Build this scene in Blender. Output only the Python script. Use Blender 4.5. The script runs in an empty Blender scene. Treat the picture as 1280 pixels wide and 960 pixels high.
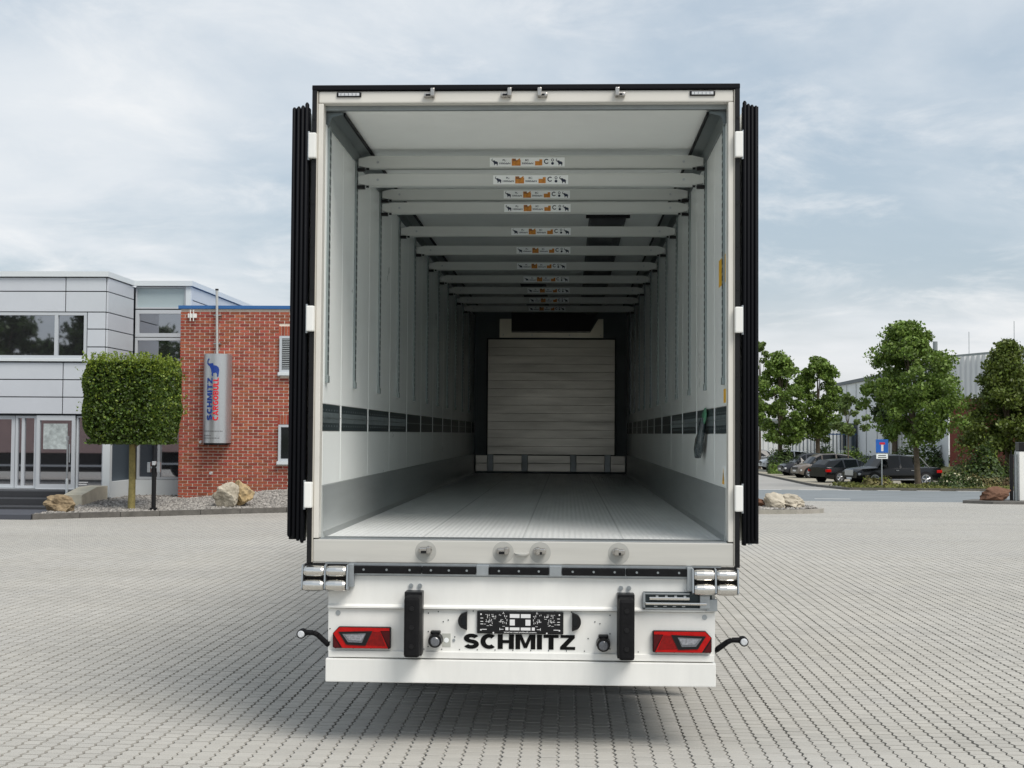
import bpy, bmesh, math, random
import numpy as np
from mathutils import Vector, Matrix, Euler
R = math.radians
sc = bpy.context.scene
col = sc.collection
rnd = random.Random(7)

# ------------------------------------------------------------------ camera
cam = bpy.data.cameras.new('camera'); camo = bpy.data.objects.new('camera', cam); col.objects.link(camo)
cam.sensor_width = 36; cam.lens = 1650/1280*36; cam.clip_start = .1; cam.clip_end = 3000
yaw, pitch, roll = math.atan(69/1650), math.atan(61.7/1650), .0066
camo.matrix_world = Matrix.Translation((.267, -7.96, 1.884)) @ Matrix.Rotation(yaw, 4, 'Z') @ Matrix.Rotation(math.pi/2+pitch, 4, 'X') @ Matrix.Rotation(roll, 4, 'Z')
sc.camera = camo
# ------------------------------------------------------------------ sky, sun, exposure
SUN_EL, SUN_AZ = 53, 140          # azimuth clockwise from +Y (the way the trailer points)
w = bpy.data.worlds.new('World'); sc.world = w; w.use_nodes = True
nt = w.node_tree; N = nt.nodes; L = nt.links
for n in list(N): N.remove(n)
def wn(t, **k):
    n = N.new(t)
    for a, b in k.items(): setattr(n, a, b)
    return n
def wmath(op, a, b=None):
    n = wn('ShaderNodeMath', operation=op)
    for i, s in enumerate((a, b)):
        if s is None: continue
        if isinstance(s, (int, float)): n.inputs[i].default_value = s
        else: L.new(s, n.inputs[i])
    return n.outputs[0]
out = wn('ShaderNodeOutputWorld'); bg = wn('ShaderNodeBackground'); bg.inputs[1].default_value = .1
sky = wn('ShaderNodeTexSky', sky_type='NISHITA'); sky.sun_disc = False
sky.sun_elevation = R(SUN_EL); sky.sun_rotation = R(SUN_AZ); sky.air_density = 1.3; sky.dust_density = 2.5
tc = wn('ShaderNodeTexCoord'); sp = wn('ShaderNodeSeparateXYZ'); L.new(tc.outputs['Generated'], sp.inputs[0])
zz = wmath('ADD', wmath('MAXIMUM', sp.outputs[2], 0), .16)
cb = wn('ShaderNodeCombineXYZ'); L.new(wmath('DIVIDE', sp.outputs[0], zz), cb.inputs[0]); L.new(wmath('DIVIDE', sp.outputs[1], zz), cb.inputs[1])
def cloud(scale, detail, dist, off, rough=.55):
    m = wn('ShaderNodeMapping'); L.new(cb.outputs[0], m.inputs[0]); m.inputs['Location'].default_value = off; m.inputs['Scale'].default_value = (1.0, 1.0, 1)
    n = wn('ShaderNodeTexNoise'); n.inputs['Scale'].default_value = scale; n.inputs['Detail'].default_value = detail
    n.inputs['Distortion'].default_value = dist; n.inputs['Roughness'].default_value = rough; L.new(m.outputs[0], n.inputs['Vector']); return n.outputs['Fac']
def ramp(f, p0, p1):
    r = wn('ShaderNodeMapRange', interpolation_type='SMOOTHSTEP'); r.inputs[1].default_value = p0; r.inputs[2].default_value = p1; L.new(f, r.inputs[0]); return r.outputs[0]
def mix(f, a, b):
    m = wn('ShaderNodeMix', data_type='RGBA')
    for s, i in ((f, 0), (a, 6), (b, 7)):
        if isinstance(s, tuple): m.inputs[i].default_value = s + (1,)
        elif isinstance(s, (int, float)): m.inputs[i].default_value = s
        else: L.new(s, m.inputs[i])
    return m.outputs[2]
veil = mix(.78, sky.outputs[0], (3.15, 3.75, 4.35))
big = ramp(cloud(.75, 8, .35, (3.1, 1.7, 0)), .38, .68)
small = ramp(cloud(2.4, 9, .5, (7.3, 2.2, 0), .62), .45, .78)
c1 = mix(big, veil, (5.1, 5.4, 5.7))
c2 = mix(wmath('MULTIPLY', small, .68), c1, (6.2, 6.25, 6.3))
low = ramp(sp.outputs[2], .13, .0)
c3 = mix(wmath('MULTIPLY', low, .55), c2, (5.85, 5.7, 5.5))
L.new(c3, bg.inputs[0]); L.new(bg.outputs[0], out.inputs[0])
sun = bpy.data.lights.new('sun', 'SUN'); sun.energy = 2.0; sun.angle = R(30); sun.color = (1, .95, .88)
so = bpy.data.objects.new('sun', sun); col.objects.link(so)
a, e = R(SUN_AZ), R(SUN_EL)
so.rotation_euler = Vector((math.sin(a)*math.cos(e), math.cos(a)*math.cos(e), math.sin(e))).to_track_quat('Z', 'Y').to_euler()
sc.view_settings.view_transform = 'Standard'; sc.view_settings.look = 'None'; sc.view_settings.gamma = 1
sc.view_settings.use_curve_mapping = False; sc.view_settings.exposure = .62
sc.cycles.diffuse_bounces = 14; sc.cycles.max_bounces = 16; sc.cycles.glossy_bounces = 4

# ------------------------------------------------------------------ materials
def lin(r, g, b):
    return tuple((c/12.92 if c <= .04045 else ((c+.055)/1.055)**2.4) for c in (r/255, g/255, b/255))
MC = {}
def mat(name, c, rough=.6, metal=0, var=0, scale=3, bump=0, bscale=60, isl=0, c2=None, spec=.5, trans=0, stretch=None, emit=None):
    if name in MC: return MC[name]
    m = bpy.data.materials.new(name); m.use_nodes = True; t = m.node_tree; n = t.nodes; l = t.links
    b = n['Principled BSDF']; b.inputs['Base Color'].default_value = (*c, 1); b.inputs['Roughness'].default_value = rough
    b.inputs['Metallic'].default_value = metal; b.inputs['Specular IOR Level'].default_value = spec
    fac = None
    tcn = n.new('ShaderNodeTexCoord'); vec = tcn.outputs['Object']
    if stretch:
        mp = n.new('ShaderNodeMapping'); mp.inputs['Scale'].default_value = stretch; l.new(vec, mp.inputs[0]); vec = mp.outputs[0]
    if var:
        no = n.new('ShaderNodeTexNoise'); no.inputs['Scale'].default_value = scale; no.inputs['Detail'].default_value = 6; no.inputs['Roughness'].default_value = .65; l.new(vec, no.inputs['Vector'])
        mr = n.new('ShaderNodeMapRange'); mr.inputs[1].default_value = .3; mr.inputs[2].default_value = .7; l.new(no.outputs['Fac'], mr.inputs[0])
        mx = n.new('ShaderNodeMix'); mx.data_type = 'RGBA'; l.new(mr.outputs[0], mx.inputs[0])
        d = c2 or tuple(x*(1-var) for x in c); mx.inputs[6].default_value = (*d, 1); mx.inputs[7].default_value = (*[min(1, x*(1+var*.35)) for x in c], 1)
        fac = mx.outputs[2]; l.new(fac, b.inputs['Base Color'])
        r2 = n.new('ShaderNodeMapRange'); l.new(no.outputs['Fac'], r2.inputs[0]); r2.inputs[3].default_value = min(1, rough*1.25); r2.inputs[4].default_value = rough*.75; l.new(r2.outputs[0], b.inputs['Roughness'])
    if isl:
        ge = n.new('ShaderNodeNewGeometry'); oi = n.new('ShaderNodeObjectInfo')
        ad = n.new('ShaderNodeMath'); ad.operation = 'ADD'; l.new(ge.outputs['Random Per Island'], ad.inputs[0]); l.new(oi.outputs['Random'], ad.inputs[1])
        fr = n.new('ShaderNodeMath'); fr.operation = 'FRACT'; l.new(ad.outputs[0], fr.inputs[0])
        hs = n.new('ShaderNodeHueSaturation')
        mr = n.new('ShaderNodeMapRange'); l.new(fr.outputs[0], mr.inputs[0]); mr.inputs[3].default_value = 1-isl; mr.inputs[4].default_value = 1+isl; l.new(mr.outputs[0], hs.inputs['Value'])
        if fac: l.new(fac, hs.inputs['Color'])
        else: hs.inputs['Color'].default_value = (*c, 1)
        wn_ = n.new('ShaderNodeTexWhiteNoise'); wn_.noise_dimensions = '1D'; l.new(fr.outputs[0], wn_.inputs['W'])
        mh = n.new('ShaderNodeMapRange'); l.new(wn_.outputs[0], mh.inputs[0]); mh.inputs[3].default_value = .49; mh.inputs[4].default_value = .51; l.new(mh.outputs[0], hs.inputs['Hue'])
        l.new(hs.outputs[0], b.inputs['Base Color'])
    if bump:
        nb = n.new('ShaderNodeTexNoise'); nb.inputs['Scale'].default_value = bscale; nb.inputs['Detail'].default_value = 4; l.new(vec, nb.inputs['Vector'])
        bu = n.new('ShaderNodeBump'); bu.inputs['Strength'].default_value = bump; bu.inputs['Distance'].default_value = .02; l.new(nb.outputs['Fac'], bu.inputs['Height']); l.new(bu.outputs[0], b.inputs['Normal'])
    if trans:
        tr = n.new('ShaderNodeBsdfTranslucent'); ms = n.new('ShaderNodeMixShader'); ms.inputs[0].default_value = trans
        src = b.inputs['Base Color'].links[0].from_socket if b.inputs['Base Color'].links else None
        if src: l.new(src, tr.inputs[0])
        else: tr.inputs[0].default_value = (*c, 1)
        l.new(b.outputs[0], ms.inputs[1]); l.new(tr.outputs[0], ms.inputs[2]); l.new(ms.outputs[0], n['Material Output'].inputs[0])
    MC[name] = m; return m
white = mat('white_paint', (.80, .80, .77), .32, var=.09, scale=2.2, stretch=(2, 2, .5))
cream = mat('portal_paint', (.66, .64, .59), .3, 0, var=.08, scale=3, stretch=(.4, 1, 1))
gaskw = mat('edge_trim', (.55, .52, .46), .45, var=.1)
liner = mat('liner_white', (.87, .90, .885), .3, var=.05, scale=1.5)
linerC = mat('ceiling_liner', (.84, .86, .84), .45, var=.06, scale=1.2)
alu = mat('aluminium', (.50, .52, .53), .38, .75, var=.12, scale=2, stretch=(.3, 4, 4))
kickM = mat('kick_aluminium', (.50, .53, .53), .35, .45, var=.15, scale=1.2, stretch=(1, .3, 3))
aluD = mat('dull_aluminium', (.30, .33, .34), .42, .6, var=.15, scale=3)
beamM = mat('beam_aluminium', (.56, .58, .56), .45, .15, var=.06, scale=2, stretch=(.2, 3, 3))
steel = mat('zinc_steel', (.42, .45, .47), .38, .8, var=.15, scale=12)
chrome = mat('polished_steel', (.72, .70, .66), .22, 1, var=.06, scale=8)
darkst = mat('track_recess', (.035, .05, .055), .4, .4)
tsteel = mat('rail_steel', (.26, .31, .32), .3, .7, var=.2, scale=9)
black = mat('black_rubber', (.007, .007, .008), .7, var=.3, scale=9, bump=.15, spec=.18)
blackg = mat('black_gasket', (.0035, .004, .006), .6, spec=.16)
blackp = mat('black_plastic', (.007, .007, .008), .4, spec=.3)
redL = mat('red_lens', (.46, .004, .004), .15, var=.25, scale=25, spec=.3)
redD = mat('dark_red_lens', (.07, .002, .004), .15, spec=.3)
redM = mat('red_reflector', (.24, .004, .004), .2, var=.4, scale=60, spec=.3)
clearL = mat('grey_lens', (.16, .17, .19), .15, var=.4, scale=70, spec=.7)
clearB = mat('pale_lens', (.6, .62, .64), .12, var=.25, scale=90)
printB = mat('black_print', (.003, .003, .003), .6, spec=.15)
printW = mat('white_print', (.7, .7, .7), .5)
navy = mat('navy_print', (.012, .02, .05), .5)
orange = mat('orange_print', (.62, .24, .03), .5, var=.35, scale=60)
paper = mat('label_paper', (.85, .88, .88), .5)
yellowS = mat('yellow_label', (.75, .42, .01), .5)
blueP = mat('blue_print', (.008, .04, .24), .45)
redP = mat('red_print', (.62, .015, .03), .45)
floorM = mat('floor_aluminium', (.90, .92, .92), .36, .2, var=.12, scale=2.2, stretch=(2.5, .35, 1))
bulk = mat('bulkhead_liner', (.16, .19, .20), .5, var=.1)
plankM = mat('plank_aluminium', (.44, .42, .375), .34, .8, var=.18, scale=2.6, stretch=(.35, 1, 3))
glassM = mat('window_glass', (.36, .37, .40), .02, .96)
glassD = mat('dark_glass', (.006, .008, .010), .05, 0, spec=.32)
glassF = mat('frosted_glass', (.42, .5, .52), .25, .2)
frameM = mat('window_frame', (.50, .53, .56), .4, .1)
clad = mat('cladding', (.58, .61, .65), .42, .15, var=.05, scale=1.2, isl=.02)
fascia = mat('fascia', (.62, .66, .68), .4)
brickM = mat('brick', lin(158, 84, 66), .85, var=.3, scale=14, bump=.3, bscale=90, isl=.26, spec=.2)
mortar = mat('mortar', (.72, .63, .54), .95, var=.15, scale=20)
blueF = mat('blue_fascia', (.03, .12, .32), .4)
kerbM = mat('kerb_concrete', (.12, .112, .10), .9, var=.35, scale=5, bump=.4, bscale=40, isl=.1)
asph = mat('asphalt', (.20, .22, .23), .85, var=.14, scale=.6, bump=.3, bscale=80)
asphL = mat('pale_asphalt', (.34, .33, .31), .9, var=.12, scale=.5)
paintW = mat('road_paint', (.62, .62, .6), .7, var=.3, scale=8)
grassM = mat('grass_ground', (.10, .13, .035), .95, var=.5, scale=.7, c2=(.20, .17, .07))
earth = mat('earth', (.22, .20, .165), .95, var=.3, scale=2)
gravM = mat('gravel', (.27, .255, .235), .9, isl=.55, var=.2, scale=4)
rockM = mat('rock', (.33, .25, .15), .9, var=.55, scale=5, bump=1, bscale=14, c2=(.13, .09, .05))
rockR = mat('rust_rock', (.17, .085, .05), .9, var=.4, scale=2, bump=.6, bscale=8)
conc = mat('pale_concrete', (.66, .61, .48), .9, var=.2, scale=3)
slate = mat('dark_steps', (.035, .037, .042), .6, var=.15, scale=3)
slate2 = mat('dark_mat', (.06, .065, .08), .7)
bark = mat('bark', (.13, .10, .07), .95, var=.4, scale=9, bump=.6, bscale=30)
stakeM = mat('mossy_trunk', (.30, .25, .09), .9, var=.4, scale=9, bump=.4)
leafA = mat('leaf', (.135, .21, .035), .55, isl=.5, trans=.25)
leafH = mat('hornbeam_leaf', (.11, .15, .024), .55, isl=.5, trans=.25)
leafB = mat('box_leaf', (.068, .115, .016), .5, isl=.55, trans=.22)
leafY = mat('young_leaf', (.20, .27, .03), .5, isl=.35, trans=.35)
leafD = mat('shrub_leaf', (.05, .085, .02), .6, isl=.5, trans=.2)
leafG = mat('grass_blade', (.16, .17, .045), .7, isl=.5, trans=.25)
flower = mat('blossom', (.55, .52, .35), .6)
hallW = mat('hall_white', (.66, .69, .72), .5, var=.06, scale=.4)
hallB = mat('hall_brick', lin(122, 62, 52), .9, var=.15, scale=6)
hallD = mat('hall_dark', (.05, .07, .09), .5)
signB = mat('sign_blue', (.01, .11, .45), .4)
tyre = mat('tyre', (.012, .012, .013), .8)
rimM = mat('rim_alloy', (.45, .46, .48), .3, .8)
plastic = mat('film_plastic', (.05, .07, .075), .15, var=.5, scale=12, bump=.8, bscale=18, spec=.9)
plasticG = mat('green_plastic', (.12, .38, .22), .3, var=.3, scale=14, trans=.3)
curt = mat('curtain_salmon', (.60, .40, .36), .5, var=.1, scale=1)

# ------------------------------------------------------------------ object helpers
def tag(o, label=None, cat=None, group=None, kind=None):
    for k, v in (('label', label), ('category', cat), ('group', group), ('kind', kind)):
        if v: o[k] = v
    return o
def empty(name, loc=(0, 0, 0), rz=0, label=None, cat=None, group=None):
    o = bpy.data.objects.new(name, None); col.objects.link(o); o.location = loc; o.rotation_euler = (0, 0, rz); o.empty_display_size = .1
    return tag(o, label, cat, group)
def link(name, me, parent=None, m=None, loc=None):
    if m and not me.materials: me.materials.append(m)
    o = bpy.data.objects.new(name, me); col.objects.link(o)
    if parent: o.parent = parent
    if loc is not None: o.location = loc
    return o
def copy_tree(o, parent=None):
    c = o.copy(); col.objects.link(c)
    if parent: c.parent = parent
    for ch in o.children: copy_tree(ch, c)
    return c
class MB:
    def __init__(s): s.v = []; s.f = []; s.s = []
    def add(s, vs, fs, smooth=False):
        n = len(s.v); s.v += [tuple(p) for p in vs]; s.f += [tuple(i+n for i in f) for f in fs]; s.s += [smooth]*len(fs); return s
    def box(s, x0, x1, y0, y1, z0, z1, c=0):
        x0, x1 = min(x0, x1), max(x0, x1); y0, y1 = min(y0, y1), max(y0, y1); z0, z1 = min(z0, z1), max(z0, z1)
        if not c:
            return s.add([(x0,y0,z0),(x1,y0,z0),(x1,y1,z0),(x0,y1,z0),(x0,y0,z1),(x1,y0,z1),(x1,y1,z1),(x0,y1,z1)],
                         [(0,3,2,1),(4,5,6,7),(0,1,5,4),(1,2,6,5),(2,3,7,6),(3,0,4,7)])
        c = min(c, (x1-x0)/2.01, (y1-y0)/2.01, (z1-z0)/2.01)
        bm = bmesh.new(); bmesh.ops.create_cube(bm, size=1)
        for v in bm.verts: v.co = Vector(((x0+x1)/2+v.co.x*(x1-x0), (y0+y1)/2+v.co.y*(y1-y0), (z0+z1)/2+v.co.z*(z1-z0)))
        bmesh.ops.bevel(bm, geom=bm.edges[:], offset=c, segments=2, affect='EDGES', profile=.6)
        bm.verts.index_update(); s.add([v.co[:] for v in bm.verts], [[v.index for v in f.verts] for f in bm.faces]); bm.free(); return s
    def cyl(s, p, q, r, n=12, r2=None, caps=True, smooth=True):
        p, q = Vector(p), Vector(q); d = (q-p).normalized(); u = d.orthogonal().normalized(); w_ = d.cross(u); r2 = r if r2 is None else r2
        vs = []
        for c, rr in ((p, r), (q, r2)):
            for i in range(n):
                t = 2*math.pi*i/n; vs.append(c+u*(rr*math.cos(t))+w_*(rr*math.sin(t)))
        s.add(vs, [(i, (i+1) % n, n+(i+1) % n, n+i) for i in range(n)], smooth)
        if caps: s.add(vs, [tuple(range(n))[::-1], tuple(range(n, 2*n))])
        return s
    def tube(s, pts, rs, n=8):
        pts = [Vector(p) for p in pts]
        if not isinstance(rs, (list, tuple)): rs = [rs]*len(pts)
        for i in range(len(pts)-1): s.cyl(pts[i], pts[i+1], rs[i], n, rs[i+1])
        return s
    def prism(s, poly, ax, a0, a1):      # poly in the two other axes, extruded along ax
        n = len(poly)
        def P(p, t): return (t, p[0], p[1]) if ax == 'x' else (p[0], t, p[1]) if ax == 'y' else (p[0], p[1], t)
        vs = [P(p, a0) for p in poly]+[P(p, a1) for p in poly]
        return s.add(vs, [tuple(range(n))[::-1], tuple(range(n, 2*n))]+[(i, (i+1) % n, n+(i+1) % n, n+i) for i in range(n)])
    def mesh(s, name, off=None):
        me = bpy.data.meshes.new(name)
        vs = s.v if off is None else [(v[0]-off[0], v[1]-off[1], v[2]-off[2]) for v in s.v]
        me.from_pydata(vs, [], s.f); me.polygons.foreach_set('use_smooth', s.s); me.validate()
        bm = bmesh.new(); bm.from_mesh(me); bmesh.ops.recalc_face_normals(bm, faces=bm.faces[:]); bm.to_mesh(me); bm.free()
        return me
    def build(s, name, m, parent=None, label=None, kind=None):
        off = None
        if parent:
            p = parent; off = Vector((0, 0, 0))
            while p: off = off+Vector(p.location); p = p.parent
        o = link(name, s.mesh(name, off), parent, m)
        return tag(o, label, kind=kind)
TXC = {}
def text_mesh(body, offset=0.0, res=3):
    k = (body, offset)
    if k in TXC: return TXC[k]
    cu = bpy.data.curves.new('lettering', 'FONT'); cu.body = body; cu.size = 1; cu.offset = offset; cu.resolution_u = res
    o = bpy.data.objects.new('lettering', cu); col.objects.link(o)
    dg = bpy.context.evaluated_depsgraph_get(); dg.update(); me = o.evaluated_get(dg).to_mesh()
    vs = np.array([v.co[:2] for v in me.vertices]); fs = [tuple(p.vertices) for p in me.polygons]
    o.evaluated_get(dg).to_mesh_clear(); bpy.data.objects.remove(o); bpy.data.curves.remove(cu)
    mn, mx = vs.min(0), vs.max(0); TXC[k] = ((vs-mn)/(mx-mn), fs); return TXC[k]
def put_text(mb, body, x0, x1, z0, z1, fn, offset=0.0):   # fn maps (x,z)->3D point
    vs, fs = text_mesh(body, offset)
    mb.add([fn(x0+(x1-x0)*v[0], z0+(z1-z0)*v[1]) for v in vs], fs); return mb
def _stroke(pts, t, closed=False):
    n = len(pts); L_, R_ = [], []
    for i in range(n):
        if closed: p, q = pts[i-1], pts[(i+1) % n]
        else: p, q = pts[max(0, i-1)], pts[min(n-1, i+1)]
        d = Vector((q[0]-p[0], q[1]-p[1])).normalized(); nn = Vector((-d.y, d.x)); k = 1.0
        if 0 < i < n-1 or closed:
            d1 = Vector((pts[i][0]-p[0], pts[i][1]-p[1])).normalized(); k = 1/max(.6, abs(d1.dot(d)))
        L_.append((pts[i][0]+nn.x*t/2*k, pts[i][1]+nn.y*t/2*k)); R_.append((pts[i][0]-nn.x*t/2*k, pts[i][1]-nn.y*t/2*k))
    m = n if closed else n-1
    return [[L_[i], L_[(i+1) % n], R_[(i+1) % n], R_[i]] for i in range(m)]
def _arc(cx, cy, rx, ry, a0, a1, n=14): return [(cx+rx*math.cos(R(a0+(a1-a0)*i/n)), cy+ry*math.sin(R(a0+(a1-a0)*i/n))) for i in range(n+1)]
def _rc(x0, x1, y0, y1): return [[(x0, y0), (x1, y0), (x1, y1), (x0, y1)]]
TH = .25
GL = {
 'S': (.76, [_stroke(_arc(.39, .70, .25, .19, 20, 250, 12)+_arc(.38, .30, .26, .19, 75, -160, 12), TH)]),
 'C': (.78, [_stroke(_arc(.43, .5, .30, .385, 48, 312, 20), TH)]),
 'H': (.80, [_rc(0, .25, 0, 1), _rc(.55, .80, 0, 1), _rc(.25, .55, .40, .61)]),
 'M': (.98, [[[(0, 0), (0, 1), (.30, 1), (.49, .40), (.68, 1), (.98, 1), (.98, 0), (.75, 0), (.75, .66), (.57, .08), (.41, .08), (.23, .66), (.23, 0)]]]),
 'I': (.25, [_rc(0, .25, 0, 1)]),
 'T': (.74, [[[(0, 1), (.74, 1), (.74, .79), (.495, .79), (.495, 0), (.245, 0), (.245, .79), (0, .79)]]]),
 'Z': (.74, [[[(.02, 1), (.72, 1), (.72, .80), (.30, .2), (.74, .2), (.74, 0), (0, 0), (0, .2), (.42, .8), (.02, .8)]]]),
 'A': (.88, [[[(0, 0), (.24, 0), (.44, .70), (.44, 1), (.32, 1)]], [[(.44, 1), (.44, .70), (.64, 0), (.88, 0), (.56, 1)]], [[(.30, .18), (.58, .18), (.53, .36), (.35, .36)]]]),
 'R': (.78, [_rc(0, .24, 0, 1), _stroke([(.24, .89), (.44, .89)]+_arc(.46, .70, .17, .19, 80, -80, 8)+[(.44, .51), (.24, .51)], .21), [[(.34, .40), (.56, .44), (.79, 0), (.52, 0)]]]),
 'G': (.80, [_stroke(_arc(.43, .5, .30, .385, 48, 300, 18), TH), [[(.44, .56), (.79, .56), (.79, .10), (.62, .03), (.57, .16), (.57, .38), (.44, .38)]]]),
 'O': (.86, [_stroke(_arc(.43, .5, .30, .385, 0, 345, 23), TH, True)]),
 'B': (.76, [_rc(0, .24, 0, 1), _stroke([(.24, .90), (.40, .90)]+_arc(.44, .725, .16, .175, 80, -80, 8)+[(.40, .55), (.24, .55)], .19), _stroke([(.24, .47), (.42, .47)]+_arc(.46, .285, .18, .185, 80, -80, 8)+[(.42, .10), (.24, .10)], .19)]),
 'U': (.80, [_stroke([(.12, 1), (.12, .6), (.12, .40)]+_arc(.40, .39, .28, .275, 185, 355, 12)+[(.68, .40), (.68, .6), (.68, 1)], TH)]),
 'L': (.60, [[[(0, 1), (.25, 1), (.25, .21), (.60, .21), (.60, 0), (0, 0)]]])}
def put_glyphs(mb, body, x0, x1, z0, z1, fn, gap=.075):
    tot = sum(GL[c][0] for c in body)+gap*(len(body)-1); x = 0
    for c in body:
        wd, pieces = GL[c]
        for k, polys in enumerate(pieces):
            for pl_ in polys:
                bm = bmesh.new(); f = bm.faces.new([bm.verts.new((p[0], p[1], 0)) for p in pl_]); bmesh.ops.triangulate(bm, faces=[f]); bm.verts.index_update()
                mb.add([fn(x0+(x1-x0)*(x+v.co.x)/tot, z0+(z1-z0)*v.co.y, k) for v in bm.verts], [[v.index for v in f.verts] for f in bm.faces]); bm.free()
        x += wd+gap
    return mb
ELE = [(160,125),(168,135),(155,145),(152,158),(160,166),(185,165),(207,163),(212,180),(240,183),(260,195),(268,215),(264,245),(260,270),(245,268),(247,248),(236,238),(222,238),(208,242),(208,262),(200,268),(192,255),(194,238),(186,215),(178,200),(172,190),(155,180),(143,168),(142,150),(150,134)]
def put_ele(mb, x0, x1, z0, z1, fn):
    pts = [((x-142)/126, (270-y)/145) for x, y in ELE]
    bm = bmesh.new(); f = bm.faces.new([bm.verts.new((p[0], p[1], 0)) for p in pts]); bmesh.ops.triangulate(bm, faces=[f]); bm.verts.index_update()
    mb.add([fn(x0+(x1-x0)*v.co.x, z0+(z1-z0)*v.co.y) for v in bm.verts], [[v.index for v in f.verts] for f in bm.faces]); bm.free()

# ------------------------------------------------------------------ terrain
def sm(t): t = min(max(t, 0), 1); return t*t*(3-2*t)
def g(x, y): return -.01915*min(max(0, y-17), 50)*sm(x/4)
def sheet(name, xs, ys, dz, m, skip=None, parent=None, kind='structure', hf=None):
    mb = MB(); nx, ny = len(xs), len(ys)
    mb.v = [(x, y, (hf(x, y) if hf else g(x, y))+dz) for y in ys for x in xs]
    for j in range(ny-1):
        for i in range(nx-1):
            if skip and skip((xs[i]+xs[i+1])/2, (ys[j]+ys[j+1])/2): continue
            mb.f.append((j*nx+i, j*nx+i+1, (j+1)*nx+i+1, (j+1)*nx+i))
    mb.s = [True]*len(mb.f)
    me = bpy.data.meshes.new(name); me.from_pydata(mb.v, [], mb.f); me.polygons.foreach_set('use_smooth', mb.s)
    o = link(name, me, parent, m); tag(o, kind=kind); return o
def rng(a, b, st):
    n = max(1, int(round((b-a)/st))); return [a+(b-a)*i/n for i in range(n+1)]
XS = [-900, -300, -120, -60, -30, -16]+rng(-8, 9, .5)+[12, 16, 22, 30, 45, 70, 120, 300, 900]
sheet('ground', XS, [-900, -200, -60, -40]+rng(-20, 120, 3)+[150, 200, 300, 500, 900], -.06, grassM)
PX, PY = (-8, 9), (-1.5, 13)
# paving material for the pavers that recede too far to be built one by one
CW, RW, AMP = .111, .097, .018
def paver_nodes():
    m = mat('paving', (.46, .45, .41), .85, spec=.25); t = m.node_tree; n = t.nodes; l = t.links; b = n['Principled BSDF']
    def M(op, a, b_=None, c=None):
        x = n.new('ShaderNodeMath'); x.operation = op
        for i, s in enumerate((a, b_, c)):
            if s is None: continue
            if isinstance(s, (int, float)): x.inputs[i].default_value = s
            else: l.new(s, x.inputs[i])
        return x.outputs[0]
    ge = n.new('ShaderNodeNewGeometry'); s = n.new('ShaderNodeSeparateXYZ'); l.new(ge.outputs['Position'], s.inputs[0])
    X, Y_ = M('ADD', s.outputs[0], 8), M('ADD', s.outputs[1], 1.5)
    tri = M('MULTIPLY', M('PINGPONG', Y_, RW/2), AMP/(RW/2))
    cx = M('DIVIDE', M('SUBTRACT', X, tri), CW); ci = M('FLOOR', cx); fx = M('SUBTRACT', cx, ci)
    ry = M('ADD', M('DIVIDE', Y_, RW), M('MULTIPLY', M('PINGPONG', ci, 1), .5)); ri = M('FLOOR', ry); fy = M('SUBTRACT', ry, ri)
    jx = M('LESS_THAN', M('MINIMUM', fx, M('SUBTRACT', 1, fx)), .05)
    jy = M('LESS_THAN', M('MINIMUM', fy, M('SUBTRACT', 1, fy)), .014)
    j = M('MAXIMUM', jx, jy)
    # far away the joints fall below a pixel: fade the mask to its mean share
    wv = n.new('ShaderNodeTexWhiteNoise'); wv.noise_dimensions = '2D'; cv = n.new('ShaderNodeCombineXYZ'); l.new(ci, cv.inputs[0]); l.new(ri, cv.inputs[1]); l.new(cv.outputs[0], wv.inputs['Vector'])
    return m, n, l, M, j, wv.outputs['Value'], b
def paving_tone(m, n, l, M, b, rand, joint=None):
    ge = n.new('ShaderNodeNewGeometry')
    def noise(sc_, st=(1, 1, 1)):
        mp = n.new('ShaderNodeMapping'); mp.inputs['Scale'].default_value = st; l.new(ge.outputs['Position'], mp.inputs[0])
        x = n.new('ShaderNodeTexNoise'); x.inputs['Scale'].default_value = sc_; x.inputs['Detail'].default_value = 6; x.inputs['Roughness'].default_value = .6; l.new(mp.outputs[0], x.inputs['Vector']); return x.outputs['Fac']
    v = M('ADD', M('ADD', M('MULTIPLY', rand, .12), .59), M('MULTIPLY', noise(.28, (.5, 1.7, 1)), .42))
    v = M('ADD', v, M('MULTIPLY', M('SUBTRACT', noise(110), .2), .46))
    hs = n.new('ShaderNodeMix'); hs.data_type = 'RGBA'; l.new(noise(.9), hs.inputs[0]); hs.inputs[6].default_value = (.42, .402, .358, 1); hs.inputs[7].default_value = (.395, .387, .366, 1)
    mu = n.new('ShaderNodeMix'); mu.data_type = 'RGBA'; mu.blend_type = 'MULTIPLY'; mu.inputs[0].default_value = 1; l.new(hs.outputs[2], mu.inputs[6])
    cc = n.new('ShaderNodeCombineColor'); [l.new(v, cc.inputs[i]) for i in range(3)]; l.new(cc.outputs[0], mu.inputs[7])
    res = mu.outputs[2]
    if joint is not None:
        mj = n.new('ShaderNodeMix'); mj.data_type = 'RGBA'; l.new(joint, mj.inputs[0]); l.new(res, mj.inputs[6]); mj.inputs[7].default_value = (.06, .055, .05, 1); res = mj.outputs[2]
    l.new(res, b.inputs['Base Color'])
pm, pn, pl, PM_, pj, prand, pb = paver_nodes(); paving_tone(pm, pn, pl, PM_, pb, prand, pj)
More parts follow.
